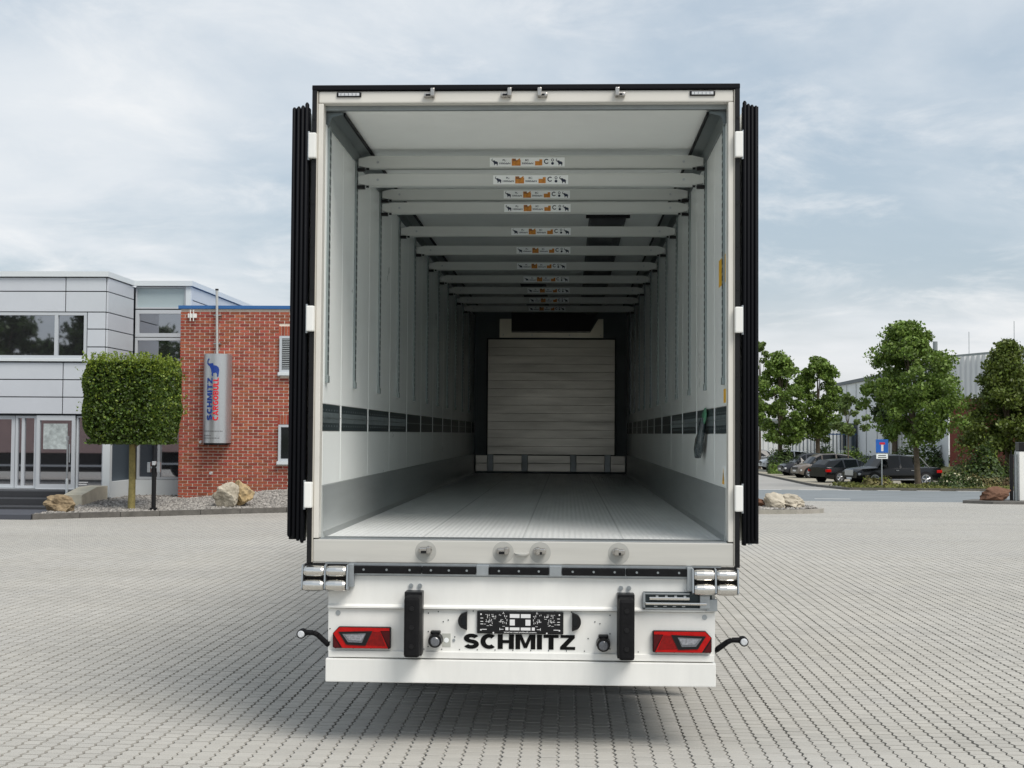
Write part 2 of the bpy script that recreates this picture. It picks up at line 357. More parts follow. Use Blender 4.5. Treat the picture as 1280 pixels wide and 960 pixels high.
def stone_mat():
    m = mat('paver_stone', (.46, .45, .41), .85, spec=.25); n = m.node_tree.nodes; l = m.node_tree.links; b = n['Principled BSDF']
    def M(op, a, b_=None):
        x = n.new('ShaderNodeMath'); x.operation = op
        for i, s in enumerate((a, b_)):
            if s is None: continue
            if isinstance(s, (int, float)): x.inputs[i].default_value = s
            else: l.new(s, x.inputs[i])
        return x.outputs[0]
    ge = n.new('ShaderNodeNewGeometry'); oi = n.new('ShaderNodeObjectInfo')
    paving_tone(m, n, l, M, b, M('FRACT', M('ADD', ge.outputs['Random Per Island'], oi.outputs['Random'])))
    return m
stoneM = stone_mat()
yard = sheet('paved_yard', sorted(set([-60, -40, -30, -20, -14, -11, -7.88, 8.86]+rng(-8, 9, .5)+[12, 16, 22, 30, 45])), sorted(set([-60, -40, -25, -12, -6, -1.36, 12.86]+rng(-1.5, 13, 1.45)+rng(13, 39, 1.3))), -.004, pm,
             skip=lambda x, y: PX[0]+.12 < x < PX[1]-.14 and PY[0]+.14 < y < PY[1]-.14)
MB().box(PX[0]+.01, PX[1]-.01, PY[0]+.01, PY[1]-.01, -.05, -.016).build('joint_sand', mat('joint_sand', (.035, .032, .028), .95, var=.3, scale=20), yard)
# pavers
nc, nr = int((PX[1]-PX[0])/CW), int((PY[1]-PY[0])/RW)
def tri(y): 
    t = (y/RW) % 1.0; return AMP*(2*t if t < .5 else 2-2*t)
half = {}
def paver_shape(h, gw):
    def tr(y): t = (y/RW+h*.5) % 1.0; return AMP*(2*t if t < .5 else 2-2*t)
    gy = .0034
    ring = [(gw+tr(0), gy), (CW-gw+tr(0), gy), (CW-gw+tr(RW/2), RW/2), (CW-gw+tr(0), RW-gy), (gw+tr(0), RW-gy), (gw+tr(RW/2), RW/2)]
    c = [(CW/2+AMP/2), RW/2]
    top = [(x+(c[0]-x)*.045, y+(c[1]-y)*.045) for x, y in ring]
    return ring, top
prs = random.Random(3)
cand = []
for i in range(nc):
    wide = .0072 if (i*7+3) % 5 == 0 else (.0054 if i % 2 else .0044)
    for j in range(nr+1):
        h = i % 2; y0 = PY[0]+j*RW-(RW/2 if h else 0)
        if y0+RW > PY[1]+.03: continue
        x0 = PX[0]+i*CW; cand.append((x0, y0, h, wide))
def vis(x0, y0):      # near the photograph's foreground
    D = y0+7.96; u = 709+1650*(x0-.267)/D; v = 542+1650*1.884/D
    return 10 < u < 1270 and 850 < v < 955
near = sorted([c for c in cand if vis(c[0], c[1])], key=lambda c: ((c[1]+.35)**2)*2+(abs(c[0]-.267)*.35)**2)[:300]
ns = set((round(c[0], 3), round(c[1], 3)) for c in near)
V, F = [], []
pmesh = {}
for (x0, y0, h, gw) in cand:
    ring, top = paver_shape(h, gw); dz = prs.uniform(-.0015, .0015)
    if (round(x0, 3), round(y0, 3)) in ns:
        k = (h, gw)
        if k not in pmesh:
            mb = MB(); vs = [(x, y, -.02) for x, y in ring]+[(x, y, -.002) for x, y in ring]+[(x, y, 0) for x, y in top]
            mb.add(vs, [tuple(range(12, 18))]+[(a_, (a_+1) % 6, 6+(a_+1) % 6, 6+a_) for a_ in range(6)]+[(6+a_, 6+(a_+1) % 6, 12+(a_+1) % 6, 12+a_) for a_ in range(6)])
            pmesh[k] = mb.mesh('paver'); pmesh[k].materials.append(stoneM)
        link('paver', pmesh[k], yard, loc=(x0, y0, dz)); continue
    n = len(V)
    V += [(x0+x, y0+y, -.02) for x, y in ring]+[(x0+x, y0+y, dz) for x, y in top]
    F.append(tuple(range(n+6, n+12))); F += [(n+a_, n+(a_+1) % 6, n+6+(a_+1) % 6, n+6+a_) for a_ in range(6)]
me = bpy.data.meshes.new('paver_field'); me.from_pydata(V, [], F); o = link('paver_field', me, yard, stoneM); tag(o, kind='stuff')

# roads to the right behind the yard
sheet('road', [-60, -20]+rng(0, 8, .5)+[12, 20, 40, 80, 120], rng(39.02, 57, 3), -.008, asph)
sheet('side_road', rng(4, 14.2, 1), rng(57.02, 67, 2)+[80, 100, 140, 200], -.012, asphL)
sheet('car_park', [14.35, 20, 30, 45], rng(60.5, 67, 2)+[80, 100, 125], .0, mat('car_park_gravel', (.36, .33, .26), .95, var=.25, scale=1.5))
mb = MB()
for i in range(9): x = 9.6+i*1.9; y = 56.6; mb.box(x, x+1.1, y, y+.35, g(x, y)+.0, g(x, y)-.004)
mb.build('road_marking', paintW, kind='structure')
mb = MB(); 
for x, y in ((9.5, 41.6), (3.5, 41.6), (15.5, 41.8)): mb.box(x, x+1.3, y, y+.22, g(x, y), g(x, y)-.004)
mb.build('centre_dash', paintW, kind='structure')
kerb = empty('kerb'); kerb['kind'] = 'structure'
def kerb_run(pts, h, wd, zf, parent, step=1.0, m=kerbM):
    for a_, b_ in zip(pts[:-1], pts[1:]):
        a_, b_ = Vector(a_), Vector(b_); Ln = (b_-a_).length; n = max(1, round(Ln/step))
        for i in range(n):
            p, q = a_+(b_-a_)*(i/n), a_+(b_-a_)*((i+1)/n); d = (q-p).normalized(); nrm = Vector((-d.y, d.x)); p = p+d*.006; q = q-d*.006
            P_ = [p, q, q+nrm*wd, p+nrm*wd]; z = [zf(v.x, v.y) for v in (p, q, q, p)]
            vs = [(v.x, v.y, z_-.05) for v, z_ in zip(P_, z)]+[(v.x, v.y, z_+h+rnd.uniform(-.004, .004)) for v, z_ in zip(P_, z)]
            MB().add(vs, [(0, 3, 2, 1), (4, 5, 6, 7), (0, 1, 5, 4), (1, 2, 6, 5), (2, 3, 7, 6), (3, 0, 4, 7)]).build('kerb_stone', m, parent)
KL = [(-10.99, 19.52), (-10.21, 20.16), (-8.75, 21.07), (-7.23, 22.18), (-6.28, 22.76), (-2.5, 24.2)]
kerb_run(KL, .115, .12, lambda x, y: 0, kerb)
kerb_run([(14.2, 57.1), (14.2, 100)], .1, .15, g, kerb, 3)
kerb_run([(14.35, 58.2), (24, 57.3), (42, 57.3)], .1, .15, g, kerb, 3)

# ------------------------------------------------------------------ the trailer
T = empty('refrigerated_trailer', (0, 0, 0), label='white refrigerated box trailer with its rear doors folded open', cat='trailer')
FZ, CZ, LEN = 1.24, 3.878, 13.42
for s in (-1, 1):
    MB().box(s*1.24, s*1.297, .06, LEN+.12, 1.10, 3.95).build('side_wall', white, T)
MB().box(-1.297, 1.297, .06, LEN+.12, 3.955, 3.985).build('roof', white, T)
MB().box(-1.235, 1.235, LEN+.02, LEN+.14, 1.1, 3.95).build('front_wall', white, T)
# rear portal
MB().box(-1.262, 1.262, 0, .075, 3.897, 3.970, .008).build('header', cream, T)
for s in (-1, 1):
    MB().box(s*1.232, s*1.264, .0, .09, 1.243, 3.895, .004).build('portal_post', cream, T)
    MB().box(s*1.265, s*1.272, -.004, .06, 1.10, 3.97).build('edge_trim', gaskw, T)
    o = MB().box(s*1.273, s*1.300, -.012, .055, 1.092, 3.980).build('hinge_strip', blackp, T)
    b_ = MB()
    for z in [1.2+.26*i for i in range(11)]: b_.cyl((s*1.288, -.012, z), (s*1.288, -.018, z), .007, 8)
    b_.build('screw', blackp, o)
    for z in (3.63, 2.572, 1.505):
        h = MB().box(s*1.268, s*1.316, -.045, .05, z-.078, z+.078, .008).build('hinge', white, T)
        MB().cyl((s*1.318, -.02, z-.088), (s*1.318, -.02, z+.088), .01, 10).build('hinge_pin', steel, h)
MB().box(-1.302, 1.302, -.015, .06, 3.974, 4.006, .006).build('roof_seal', blackg, T)
MB().box(-1.232, 1.232, .076, .11, 3.872, 3.95).build('header_lip', aluD, T)
sill = MB().box(-1.264, 1.264, 0, .16, 1.098, 1.236, .006).build('rear_sill', mat('brushed_sill', (.60, .59, .55), .32, .25, var=.12, scale=2, stretch=(.3, 1, 6)), T)
MB().box(-1.228, 1.228, .02, .17, 1.237, 1.243).build('sill_edge', steel, T)
for cx, s in ((-.58, 1), (-.112, 1), (.11, -1), (.58, -1)):
    # header keeper and sill keeper of the same lock bar
    k = MB().box(cx-.034, cx+.03, -.03, .002, 3.925, 3.952, .008).box(cx+s*.02-.012, cx+s*.02+.014, -.05, .0, 3.925, 3.978, .006).build('lock_keeper', mat('keeper_steel', (.48, .46, .43), .28, .9, var=.2, scale=30), T)
    MB().box(cx-.022, cx+.012, -.033, -.029, 3.932, 3.944).build('keeper_slot', blackp, k)
    MB().cyl((cx, -.0015, 1.169), (cx, .0, 1.169), .064, 28).build('keeper_disc', mat('worn_paint', (.40, .40, .375), .35, var=.1), T)
    k = MB().box(cx-.038, cx+.036, -.05, -.001, 1.165, 1.198, .009).box(cx+s*.018-.01, cx+s*.018+.018, -.058, -.002, 1.160, 1.204, .008).build('sill_keeper', MC['keeper_steel'], T)
    MB().box(cx-.024, cx+.012, -.0525, -.0495, 1.162, 1.178).build('keeper_slot', blackp, k)
MB().cyl((0, -.0012, 1.168), (0, 0, 1.160), .045, 20).build('sill_mark', MC['worn_paint'], T)
for s in (-1, 1):   # marker reflectors in the header
    x0, x1 = (.999, 1.153) if s > 0 else (-1.151, -.999)
    h = MB().box(x0, x1, -.010, .001, 3.932, 3.964, .014).build('header_reflector', blackp, T)
    MB().box(x0+.012, x1-.012, -.0125, -.0095, 3.939, 3.957, .004).build('lens', clearB, h)
    r_ = MB()
    for i in range(5): x = x0+.026+i*(x1-x0-.06)/4; r_.box(x, x+.003, -.0138, -.0120, 3.941, 3.955)
    r_.build('lens_rib', clearL, h)
# inner lining: wall panels between the seams
seams = [.09]+[.75+1.2*i for i in range(11)]+[LEN]
for s in (-1, 1):
    for a_, b_ in zip(seams[:-1], seams[1:]):
        MB().box(s*1.232, s*1.240, a_+.012, b_-.012, 2.062, 3.79).build('wall_panel', liner, T)
        MB().box(s*1.232, s*1.240, a_+.012, b_-.012, 1.56, 1.888).build('lower_panel', liner, T)
        tr = MB().box(s*1.236, s*1.240, a_+.012, b_-.012, 1.892, 2.058).build('lashing_rail', darkst, T)
        rb = MB(); n = int((b_-a_-.05)/.048) if a_ < 4 else 0
        for i in range(n):
            y = a_+.03+i*.048; rb.box(s*1.2325, s*1.237, y, y+.024, 1.943, 2.007)
        for i in range(n//2):
            y = a_+.04+i*.096
            rb.box(s*1.2345, s*1.237, y, y+.014, 2.018, 2.028); rb.box(s*1.2345, s*1.237, y, y+.014, 1.918, 1.928)
        if n: rb.build('rail_web', tsteel, tr)
        MB().box(s*1.2305, s*1.237, a_+.03, b_-.03, 1.972, 1.978).build('rail_bead', tsteel, tr)
        if b_ < 13: MB().box(s*1.2310, s*1.238, b_-.014, b_+.014, 1.56, 3.79).build('joint_strip', liner, T)
    MB().prism([(s*1.240, FZ), (s*1.215, FZ), (s*1.224, FZ+.035), (s*1.227, 1.555), (s*1.240, 1.565)], 'y', .09, LEN).build('kick_plate', kickM, T)
    # corner rail under the ceiling
    rail = MB().prism([(s*1.24, 3.79), (s*1.238, 3.87), (s*1.13, 3.87), (s*1.13, 3.858), (s*1.20, 3.84), (s*1.222, 3.785)], 'y', .12, LEN-.3).build('corner_rail', mat('corner_rail_steel', (.13, .155, .16), .35, .5), T)
    MB().box(s*1.118, s*1.131, .13, LEN-.3, 3.848, 3.868).build('rail_edge', blackg, rail)
    sl = MB()
    for i in range(90): y = .3+i*.145; sl.add([(s*1.2035, y, 3.833), (s*1.2035, y+.05, 3.833), (s*1.2195, y+.05, 3.793), (s*1.2195, y, 3.793)], [(0, 1, 2, 3)])
    sl.build('rail_slot', steel, rail)
# vertical beam tracks
trk = MB().box(-.027, .027, -.022, -.012, 0, 1.56).box(-.03, .03, -.024, -.014, -.03, 0)
trm = MB(); trm.box(-.004, .004, -.027, -.027, .02, 1.5)
tm = None
tys = [.18]+[1.24+1.2*i for i in range(10)]
trackM = mat('track_aluminium', (.26, .30, .30), .4, .4)
def track_mesh(s):
    f = MB().box(s*1.218, s*1.2315, -.028, .028, 2.235, 3.80); f.box(s*1.212, s*1.2315, -.03, .03, 2.19, 2.235, .004)
    return f.mesh('beam_track')
def slot_mesh(s):
    f = MB()
    z = 2.33
    while z < 3.76:
        for y in (-.015, .015): f.box(s*1.2165, s*1.2185, y-.0065, y+.0065, z, z+.032)
        z += .05
    for y in (-.015, .015): f.box(s*1.2165, s*1.2185, y-.003, y+.003, 2.245, 2.32)
    return f.mesh('track_slot')
for s in (-1, 1):
    tmsh, smsh = track_mesh(s), slot_mesh(s); tmsh.materials.append(trackM); smsh.materials.append(darkst)
    for y in tys:
        t_ = link('beam_track', tmsh, T, loc=(0, y, 0)); link('track_slot', smsh, t_)
# floor and ceiling
fl = MB().box(-1.235, 1.235, .17, LEN, 1.10, FZ).build('cargo_floor', floorM, T)
n = floorM.node_tree.nodes; l = floorM.node_tree.links   # barleycorn tread
tcn = n.new('ShaderNodeTexCoord'); mp = n.new('ShaderNodeMapping'); mp.inputs['Scale'].default_value = (1, 1, 1); l.new(tcn.outputs['Object'], mp.inputs[0])
wv = n.new('ShaderNodeTexWave'); wv.wave_type = 'BANDS'; wv.bands_direction = 'Y'; wv.inputs['Scale'].default_value = 5.5; wv.inputs['Distortion'].default_value = 0; l.new(mp.outputs[0], wv.inputs[0])
wv2 = n.new('ShaderNodeTexWave'); wv2.wave_type = 'BANDS'; wv2.bands_direction = 'X'; wv2.inputs['Scale'].default_value = 9; l.new(mp.outputs[0], wv2.inputs[0])
ad = n.new('ShaderNodeMath'); ad.operation = 'MULTIPLY'; l.new(wv.outputs['Fac'], ad.inputs[0]); l.new(wv2.outputs['Fac'], ad.inputs[1])
bu = n.new('ShaderNodeBump'); bu.inputs['Strength'].default_value = .9; bu.inputs['Distance'].default_value = .006; l.new(ad.outputs[0], bu.inputs['Height']); l.new(bu.outputs[0], n['Principled BSDF'].inputs['Normal'])
for x in (-.615, 0, .615): MB().box(x-.006, x+.006, .17, LEN, FZ, FZ+.0012).build('floor_seam', mat('seam_aluminium', (.62, .64, .64), .4, .12), fl)
ceil = MB().box(-1.235, 1.235, .115, LEN, CZ, 3.95).build('ceiling', linerC, T)
for y in [3.2*i+1.9 for i in range(4)]: MB().box(-1.12, 1.12, y-.02, y+.02, CZ-.004, CZ).build('ceiling_seam', liner, ceil)
# air duct hanging from the ceiling
def duct(x0, x1, y0, y1):
    n = 8; xm, hw = (x0+x1)/2, (x1-x0)/2; d = MB()
    ring = [(xm-hw*math.cos(math.pi*i/n), CZ-.002-.14*math.sin(math.pi*i/n)**.8) for i in range(n+1)]
    d.prism(ring, 'y', y0, y1); d.build('air_duct', mat('duct_fabric', (.05, .055, .06), .6, var=.25, scale=5), T)
    MB().box(x0-.03, x1+.03, y0-.02, y0, CZ-.035, CZ-.004).build('duct_frame', blackp, T)
duct(.46, .80, 4.0, 12.6)
duct(-.36, -.02, 9.0, 12.6)
# bulkhead with planks
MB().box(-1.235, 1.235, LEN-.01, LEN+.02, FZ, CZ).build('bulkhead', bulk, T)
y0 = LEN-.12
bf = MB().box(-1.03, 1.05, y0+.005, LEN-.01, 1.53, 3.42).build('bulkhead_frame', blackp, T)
zz_ = 1.545; nP = 14; hP = (3.40-1.545)/nP
for i in range(nP):
    MB().box(-1.01, 1.03, y0-.012, y0+.004, zz_+i*hP+.0015, zz_+(i+1)*hP-.0015, .0015).build('bulkhead_plank', plankM, T)
for i in range(2):
    MB().box(-1.2, 1.2, y0, LEN-.01, FZ+.035+i*.13, FZ+.16+i*.13, .003).build('base_board', plankM, T)
for x in (-.965, -.41, .37, .92): MB().box(x-.05, x+.05, y0-.05, y0-.001, 1.27, 1.55, .01).build('bulkhead_foot', aluD, T)
ev = MB().prism([(-.82, 3.42), (.84, 3.42), (.84, 3.72), (.76, 3.72), (.63, 3.50), (-.63, 3.50), (-.63, 3.72), (-.82, 3.72)], 'y', y0-.16, y0-.13).build('evaporator_panel', mat('beige_panel', (.72, .68, .58), .32, .6, var=.1), T)
MB().prism([(-.62, 3.505), (.62, 3.505), (.75, 3.84), (-.62, 3.84)], 'y', y0-.4, LEN-.02).build('evaporator_housing', blackp, T)
b_ = MB()
for x in (-.76, -.76, .8, .8, -.3, .3): b_.cyl((x, y0-.165, 3.46), (x, y0-.159, 3.46), .01, 8)
b_.build('screw', steel, ev)
# labels on the inner right wall
for (ya, yb, za, zb, nm) in ((.13, .48, 2.82, 2.99, 'wall_label'), (.11, .22, 2.08, 2.165, 'wall_label')):
    MB().box(1.2305, 1.2318, ya, yb, za, zb).build(nm, yellowS, T)
lb = MB().box(1.2305, 1.2318, .14, .30, 1.575, 1.69).build('warning_label', paper, T)
MB().add([(1.2298, .17, 1.58), (1.2298, .29, 1.58), (1.2298, .23, 1.685)], [(0, 1, 2)]).build('warning_triangle', yellowS, lb)
MB().box(1.2288, 1.2297, .222, .238, 1.60, 1.65).build('warning_mark', printB, lb)
# buffer strips under the sill
MB().box(-1.19, 1.19, .0, .14, 1.02, 1.097).build('sill_channel', steel, T)
for x0, x1 in ((-1.018, -.602), (-.597, -.274), (-.195, .163), (.243, .618), (.624, 1.0)):
    o = MB().box(x0, x1, -.04, -.001, 1.038, 1.082, .004).build('buffer_strip', black, T)
    b_ = MB()
    for k in range(3): x = x0+(x1-x0)*(k+.5)/3; b_.cyl((x, -.0405, 1.061), (x, -.044, 1.061), .007, 8)
    b_.build('screw', aluD, o)
for x0 in (-.271, .166): MB().box(x0, x0+.074, -.03, -.001, 1.03, 1.092, .003).build('spacer_plate', steel, T)
# cross member, lamp panel, under-run bumper
MB().prism([(.0, 1.022), (.0, .85), (-.02, .838), (-.02, .828), (.05, .824), (.08, 1.022)], 'x', -1.167, 1.155).build('cross_member', white, T)
MB().box(-1.167, 1.155, .002, .05, .566, .823, .003).build('lamp_panel', white, T)
MB().box(-1.162, 1.150, -.012, .03, .532, .572, .004).build('panel_fold', white, T)
MB().box(-1.175, 1.157, -.03, .10, .387, .526, .006).build('underrun_bumper', white, T)
b_ = MB()
for i in range(22): b_.cyl((-1.12+i*.107, .002, .585), (-1.12+i*.107, -.001, .585), .0035, 6)
for x, z in ((-.56, .80), (-.56, .69), (-.56, .6), (.53, .80), (.53, .69), (.53, .6), (-.47, .75), (-.44, .76), (-.40, .66), (.40, .66), (.47, .75), (.44, .76), (-.5, .81), (.2, .816), (.3, .816), (-.29, .816), (-1.155, .7), (-1.155, .62)): b_.cyl((x, .002, z), (x, -.001, z), .004, 6)
b_.build('rivet', darkst, T)
for x in (-.666, -.612, .594, .642): MB().cyl((x, .0, .964), (x, -.012, .964), .014, 8).build('bolt', steel, T)
for x in (-1.107, 1.093): MB().cyl((x, .002, .795), (x, -.002, .795), .015, 16).build('blanking_plug', steel, T)
# dock buffers
for (x0, x1), (f0, f1) in (((-.694, -.588), (-.677, -.586)), ((.570, .672), (.574, .664))):
    bk = MB().box(x0, x1, -.10, .0, .56, .938, .006).build('dock_buffer', blackp, T)
    MB().box(f0, f1, -.26, -.102, .575, .925, .016).build('buffer_block', black, bk)
    for z in (.64, .75, .86): MB().cyl(((f0+f1)/2, -.259, z), ((f0+f1)/2, -.264, z), .014, 12).build('buffer_bolt', blackp, bk)
# tail lamps
def tail(s):
    xo, xi = (s*1.132, s*.783); z0, z1 = .589, .716
    def X(t): return xo+(xi-xo)*t      # 0 outer, 1 inner
    def Zz(t): return z1-(z1-z0)*t
    def poly(pts): return [(X(a_/100), Zz(b_/100)) for a_, b_ in pts]
    h = MB().prism(poly([(0, 30), (10, 0), (98, 0), (100, 4), (100, 97), (98, 100), (3, 100), (0, 95)]), 'y', -.03, .0).build('tail_lamp', blackp, T)
    MB().prism(poly([(1, 30), (11, 2), (98, 3), (98, 16), (82, 16), (96, 98), (17, 98)]), 'y', -.038, -.029).build('red_lens', redL, h)
    MB().prism(poly([(83, 18), (98.5, 18), (98.5, 95)]), 'y', -.0375, -.029).build('inner_lens', redD, h)
    MB().prism(poly([(0.5, 38), (14, 98), (2, 98)]), 'y', -.0372, -.029).build('corner_lens', redD, h)
    MB().prism(poly([(12, 24), (82, 20), (91, 86), (22, 78)]), 'y', -.0400, -.0381).build('reflector', redM, h)
    MB().prism(poly([(10, 22), (69, 17), (57, 86), (24, 82)]), 'y', -.0425, -.0402).build('lamp_bezel', blackp, h)
    MB().prism(poly([(17, 32), (58, 28), (51, 72), (27, 70)]), 'y', -.0445, -.0426).build('lamp_inner', clearL, h)
    MB().prism(poly([(22, 36), (56, 34), (50, 62), (29, 60)]), 'y', -.0465, -.0446).build('clear_lens', mat('silver_lens', (.30, .31, .34), .15, var=.5, scale=80), h)
tail(-1); tail(1)
# reversing lamps
for x, z in ((-.513, .645), (.49, .634)):
    h = MB().cyl((x, .0, z), (x, -.075, z), .043, 24, .040).build('reversing_lamp', blackp, T)
    MB().cyl((x, -.0755, z-.004), (x, -.080, z-.004), .028, 20, .022).build('lens', clearL, h)
    MB().box(x-.03, x+.03, -.05, -.001, z+.035, z+.055, .008).build('lamp_bracket', blackp, h)
# plate lamps and number plate holder
for s, x in ((-1, -.325), (1, .303)):
    pts = [(x, .815), (x, .706)]+[(x+s*(.012+.042*math.sin(math.pi*t/8)**.6), .706+(.109)*t/8) for t in range(1, 8)]
    h = MB().prism(pts, 'y', -.035, .0).build('plate_lamp', blackp, T)
    MB().box(x+s*.008, x+s*.03, -.038, -.0345, .735, .785, .004).build('lamp_window', glassD, h)
pp = MB().box(-.266, .252, -.016, .001, .684, .818, .007).build('plate_holder', blackp, T)
wp = MB()
def pr(x0, x1, z0, z1): wp.box(x0, x1, -.0172, -.0155, z0, z1)
cxp = -.007
for s in (-1, 1):
    for a_, b_, c_, d_ in ((.004, .062, .780, .803), (.004, .062, .706, .723), (.032, .062, .735, .770)): MB().box(cxp+s*a_, cxp+s*b_, -.0172, -.0155, c_, d_).build('plate_window', printW, pp)
prr = random.Random(5)
cells = [(prr.uniform(.075, .205), prr.uniform(.728, .806), prr.choice([(.014, .002), (.003, .012), (.008, .002), (.003, .006)])) for _ in range(46)]
for s in (-1, 1):
    for x, z, (ww, hh) in cells: pr(cxp+s*x, cxp+s*(x+ww), z, z+hh)
    pr(cxp+s*.07, cxp+s*.088, .706, .724); pr(cxp+s*.10, cxp+s*.12, .710, .713); pr(cxp+s*.12, cxp+s*.123, .706, .72); pr(cxp+s*.20, cxp+s*.23, .708, .712)
    for x, z in ((.235, .80), (.235, .707), (.16, .690)): wp.cyl((cxp+s*x, -.0172, z), (cxp+s*x, -.0155, z), .005, 10)
    for z in (.775, .755, .74): pr(cxp+s*.222, cxp+s*.238, z, z+.004)
wp.build('plate_print', printW, pp, kind='stuff')
put_text(MB(), 'www.cargobull.com', -.105, .09, .688, .6995, lambda x, z: (x, -.0172, z), .02).build('web_address', printW, pp)
put_glyphs(MB(), 'SCHMITZ', -.347, .323, .592, .680, lambda x, z, k: (x, -.0012-.0004*k, z)).build('lettering', printB, T)
lb = MB().box(-.475, -.425, -.0005, .003, .60, .68).build('type_label', mat('grey_label', (.45, .46, .42), .5), T)
MB().cyl((-.45, -.002, .64), (-.45, -.0006, .64), .015, 14).build('label_mark', paper, lb)
MB().cyl((-.405, .002, .64), (-.405, -.003, .64), .009, 10).build('hole_plug', steel, T)
# marker arms
for s in (-1, 1):
    zt = .680 if s < 0 else .668; xo = 1.318
    h = MB().tube([(s*1.165, .03, .595), (s*1.172, .0, .61), (s*1.225, -.03, zt-.012), (s*1.25, -.035, zt), (s*1.31, -.035, zt)], [.014, .017, .016, .015, .017], 10).build('marker_arm', black, T)
    MB().cyl((s*xo, .0, zt-.006), (s*xo, -.065, zt-.006), .027, 20).build('marker_housing', black, h)
    MB().cyl((s*xo, -.066, zt-.006), (s*xo, -.072, zt-.006), .021, 20, .016).build('lens', clearB, h)
# roller bumpers at both sill corners
def barrel(mb, x0, x1, y, z, r):
    n = 12; ss = [(0, .82), (.12, .95), (.5, 1.0), (.88, .95), (1, .82)]
    for (a_, ra), (b_, rb_) in zip(ss[:-1], ss[1:]): mb.cyl((x0+(x1-x0)*a_, y, z), (x0+(x1-x0)*b_, y, z), r*ra, n, r*rb_)
for s in (-1, 1):
    xa, xb = (-1.316, -1.035) if s < 0 else (1.013, 1.288)
    zt = 1.083
    hs = MB().box(xa+.004, xb-.004, -.02, .05, .935, 1.09).build('roller_housing', blackp, T)
    xm = (xa+xb)/2
    for x0, x1 in ((xa+.012, xm-.008), (xm+.008, xb-.016)):
        for z, y in ((1.049, -.055), (.968, -.075)):
            m_ = MB(); barrel(m_, x0, x1, y, z, .036); m_.build('roller', chrome, hs)
    for x in (xa+.004, xm, xb-.006):
        MB().prism([(-.02, 1.09), (-.075, 1.088), (-.095, .95), (-.05, .935), (.0, .95)], 'x', x-.0045, x+.0045).build('roller_bracket', steel, hs)
    xe = xb if s < 0 else xa
    MB().box(xe-.004 if s < 0 else xe-.028, xe+.028 if s < 0 else xe+.004, -.045, .02, .955, 1.094, .004).build('roller_end_plate', steel, T)
# folded step in the right corner
st = MB().box(.726, 1.135, -.012, .0, .842, .945, .004).build('folding_step', darkst, T)
MB().box(.76, 1.0, -.05, -.013, .900, .918, .005).build('step_rung', chrome, st)
MB().box(.735, 1.10, -.06, -.02, .872, .888, .006).build('step_rung', chrome, st)
MB().box(.726, .738, -.03, -.013, .845, .942).box(.726, 1.12, -.03, -.013, .843, .852).box(.738, 1.0, -.03, -.013, .932, .940).build('step_frame', steel, st)
t_ = MB()
for i in range(4): t_.box(.79+i*.055, .81+i*.055, -.032, -.0295, .858, .864); t_.box(.80+i*.055, .815+i*.055, -.04, -.02, .918, .926)
t_.build('step_tooth', steel, st)
MB().box(1.06, 1.12, -.05, -.013, .85, .93, .006).build('step_latch', steel, st)
MB().box(1.1, 1.165, -.035, -.001, .835, .905, .004).build('step_bracket', steel, T)
# doors folded back along the sides, seen on their seal edges
def door(s):
    d = MB().box(s*1.325, s*1.402, .02, 1.27, 1.235, 3.86, .01).build('rear_door', white, T)
    xs = [1.328, 1.350, 1.372, 1.395] if s > 0 else [1.330, 1.355, 1.381, 1.408]
    for i, x in enumerate(xs):
        top = 3.885-.006*i+(.012 if i == 0 else 0); bot = 1.225+.012*i if s > 0 else 1.215+.012*i
        f = MB(); n = 10
        ring = [(s*(x+.0125*math.cos(2*math.pi*k/n)), -.012+.024*math.sin(2*math.pi*k/n)) for k in range(n)]
        m0 = len(f.v); vs = []
        for z, r in ((bot, .6), (bot+.012, 1), (top-.012, 1), (top, .5)):
            vs += [(s*x+(p[0]-s*x)*r, -.012+(p[1]+.012)*r, z) for p in ring]
        fs = [(j*n+k, j*n+(k+1) % n, (j+1)*n+(k+1) % n, (j+1)*n+k) for j in range(3) for k in range(n)]
        f.add(vs, fs, True).add(vs[:n], [tuple(range(n))]).add(vs[-n:], [tuple(range(n))]); f.build('door_seal', blackg, d)
    MB().box(s*1.318, s*1.33, .0, .05, 1.225, 3.87).build('seal_carrier', blackg, d)
    MB().box(s*1.322, s*1.412, -.006, .019, 1.235, 3.865).build('seal_base', blackg, d)
    for x in (.35, .95): MB().cyl((s*1.41, x, 1.2), (s*1.41, x, 3.88), .014, 10).build('lock_bar', steel, d)
door(-1); door(1)
MB().box(-1.2, 1.2, .17, LEN, 1.06, 1.097).build('shade_underfloor', mat('chassis_grey', (.02, .02, .022), .6), T)  # unseen dark sheet, added to cut bounce and deepen the shade below
MB().box(-1.1, 1.1, .3, .38, .55, 1.05).build('shade_cross_beam', MC['chassis_grey'], T)  # unseen beam, added to darken the space behind the bumper
for s in (-1, 1):
    MB().box(s*1.13, s*1.15, .06, 1.35, .50, 1.05).build('shade_side_plate', white, T)  # unseen side plates, added to keep light out from under the rear
    MB().box(s*.72, s*1.2, 1.62, 1.65, .14, 1.04).build('shade_mudflap', black, T)  # unseen flaps, added so the ground behind the bumper goes darker
MB().box(-.72, .72, 1.62, 1.66, .45, 1.04).build('shade_spray_guard', MC['chassis_grey'], T)  # unseen panel between the flaps, added to close off light underneath
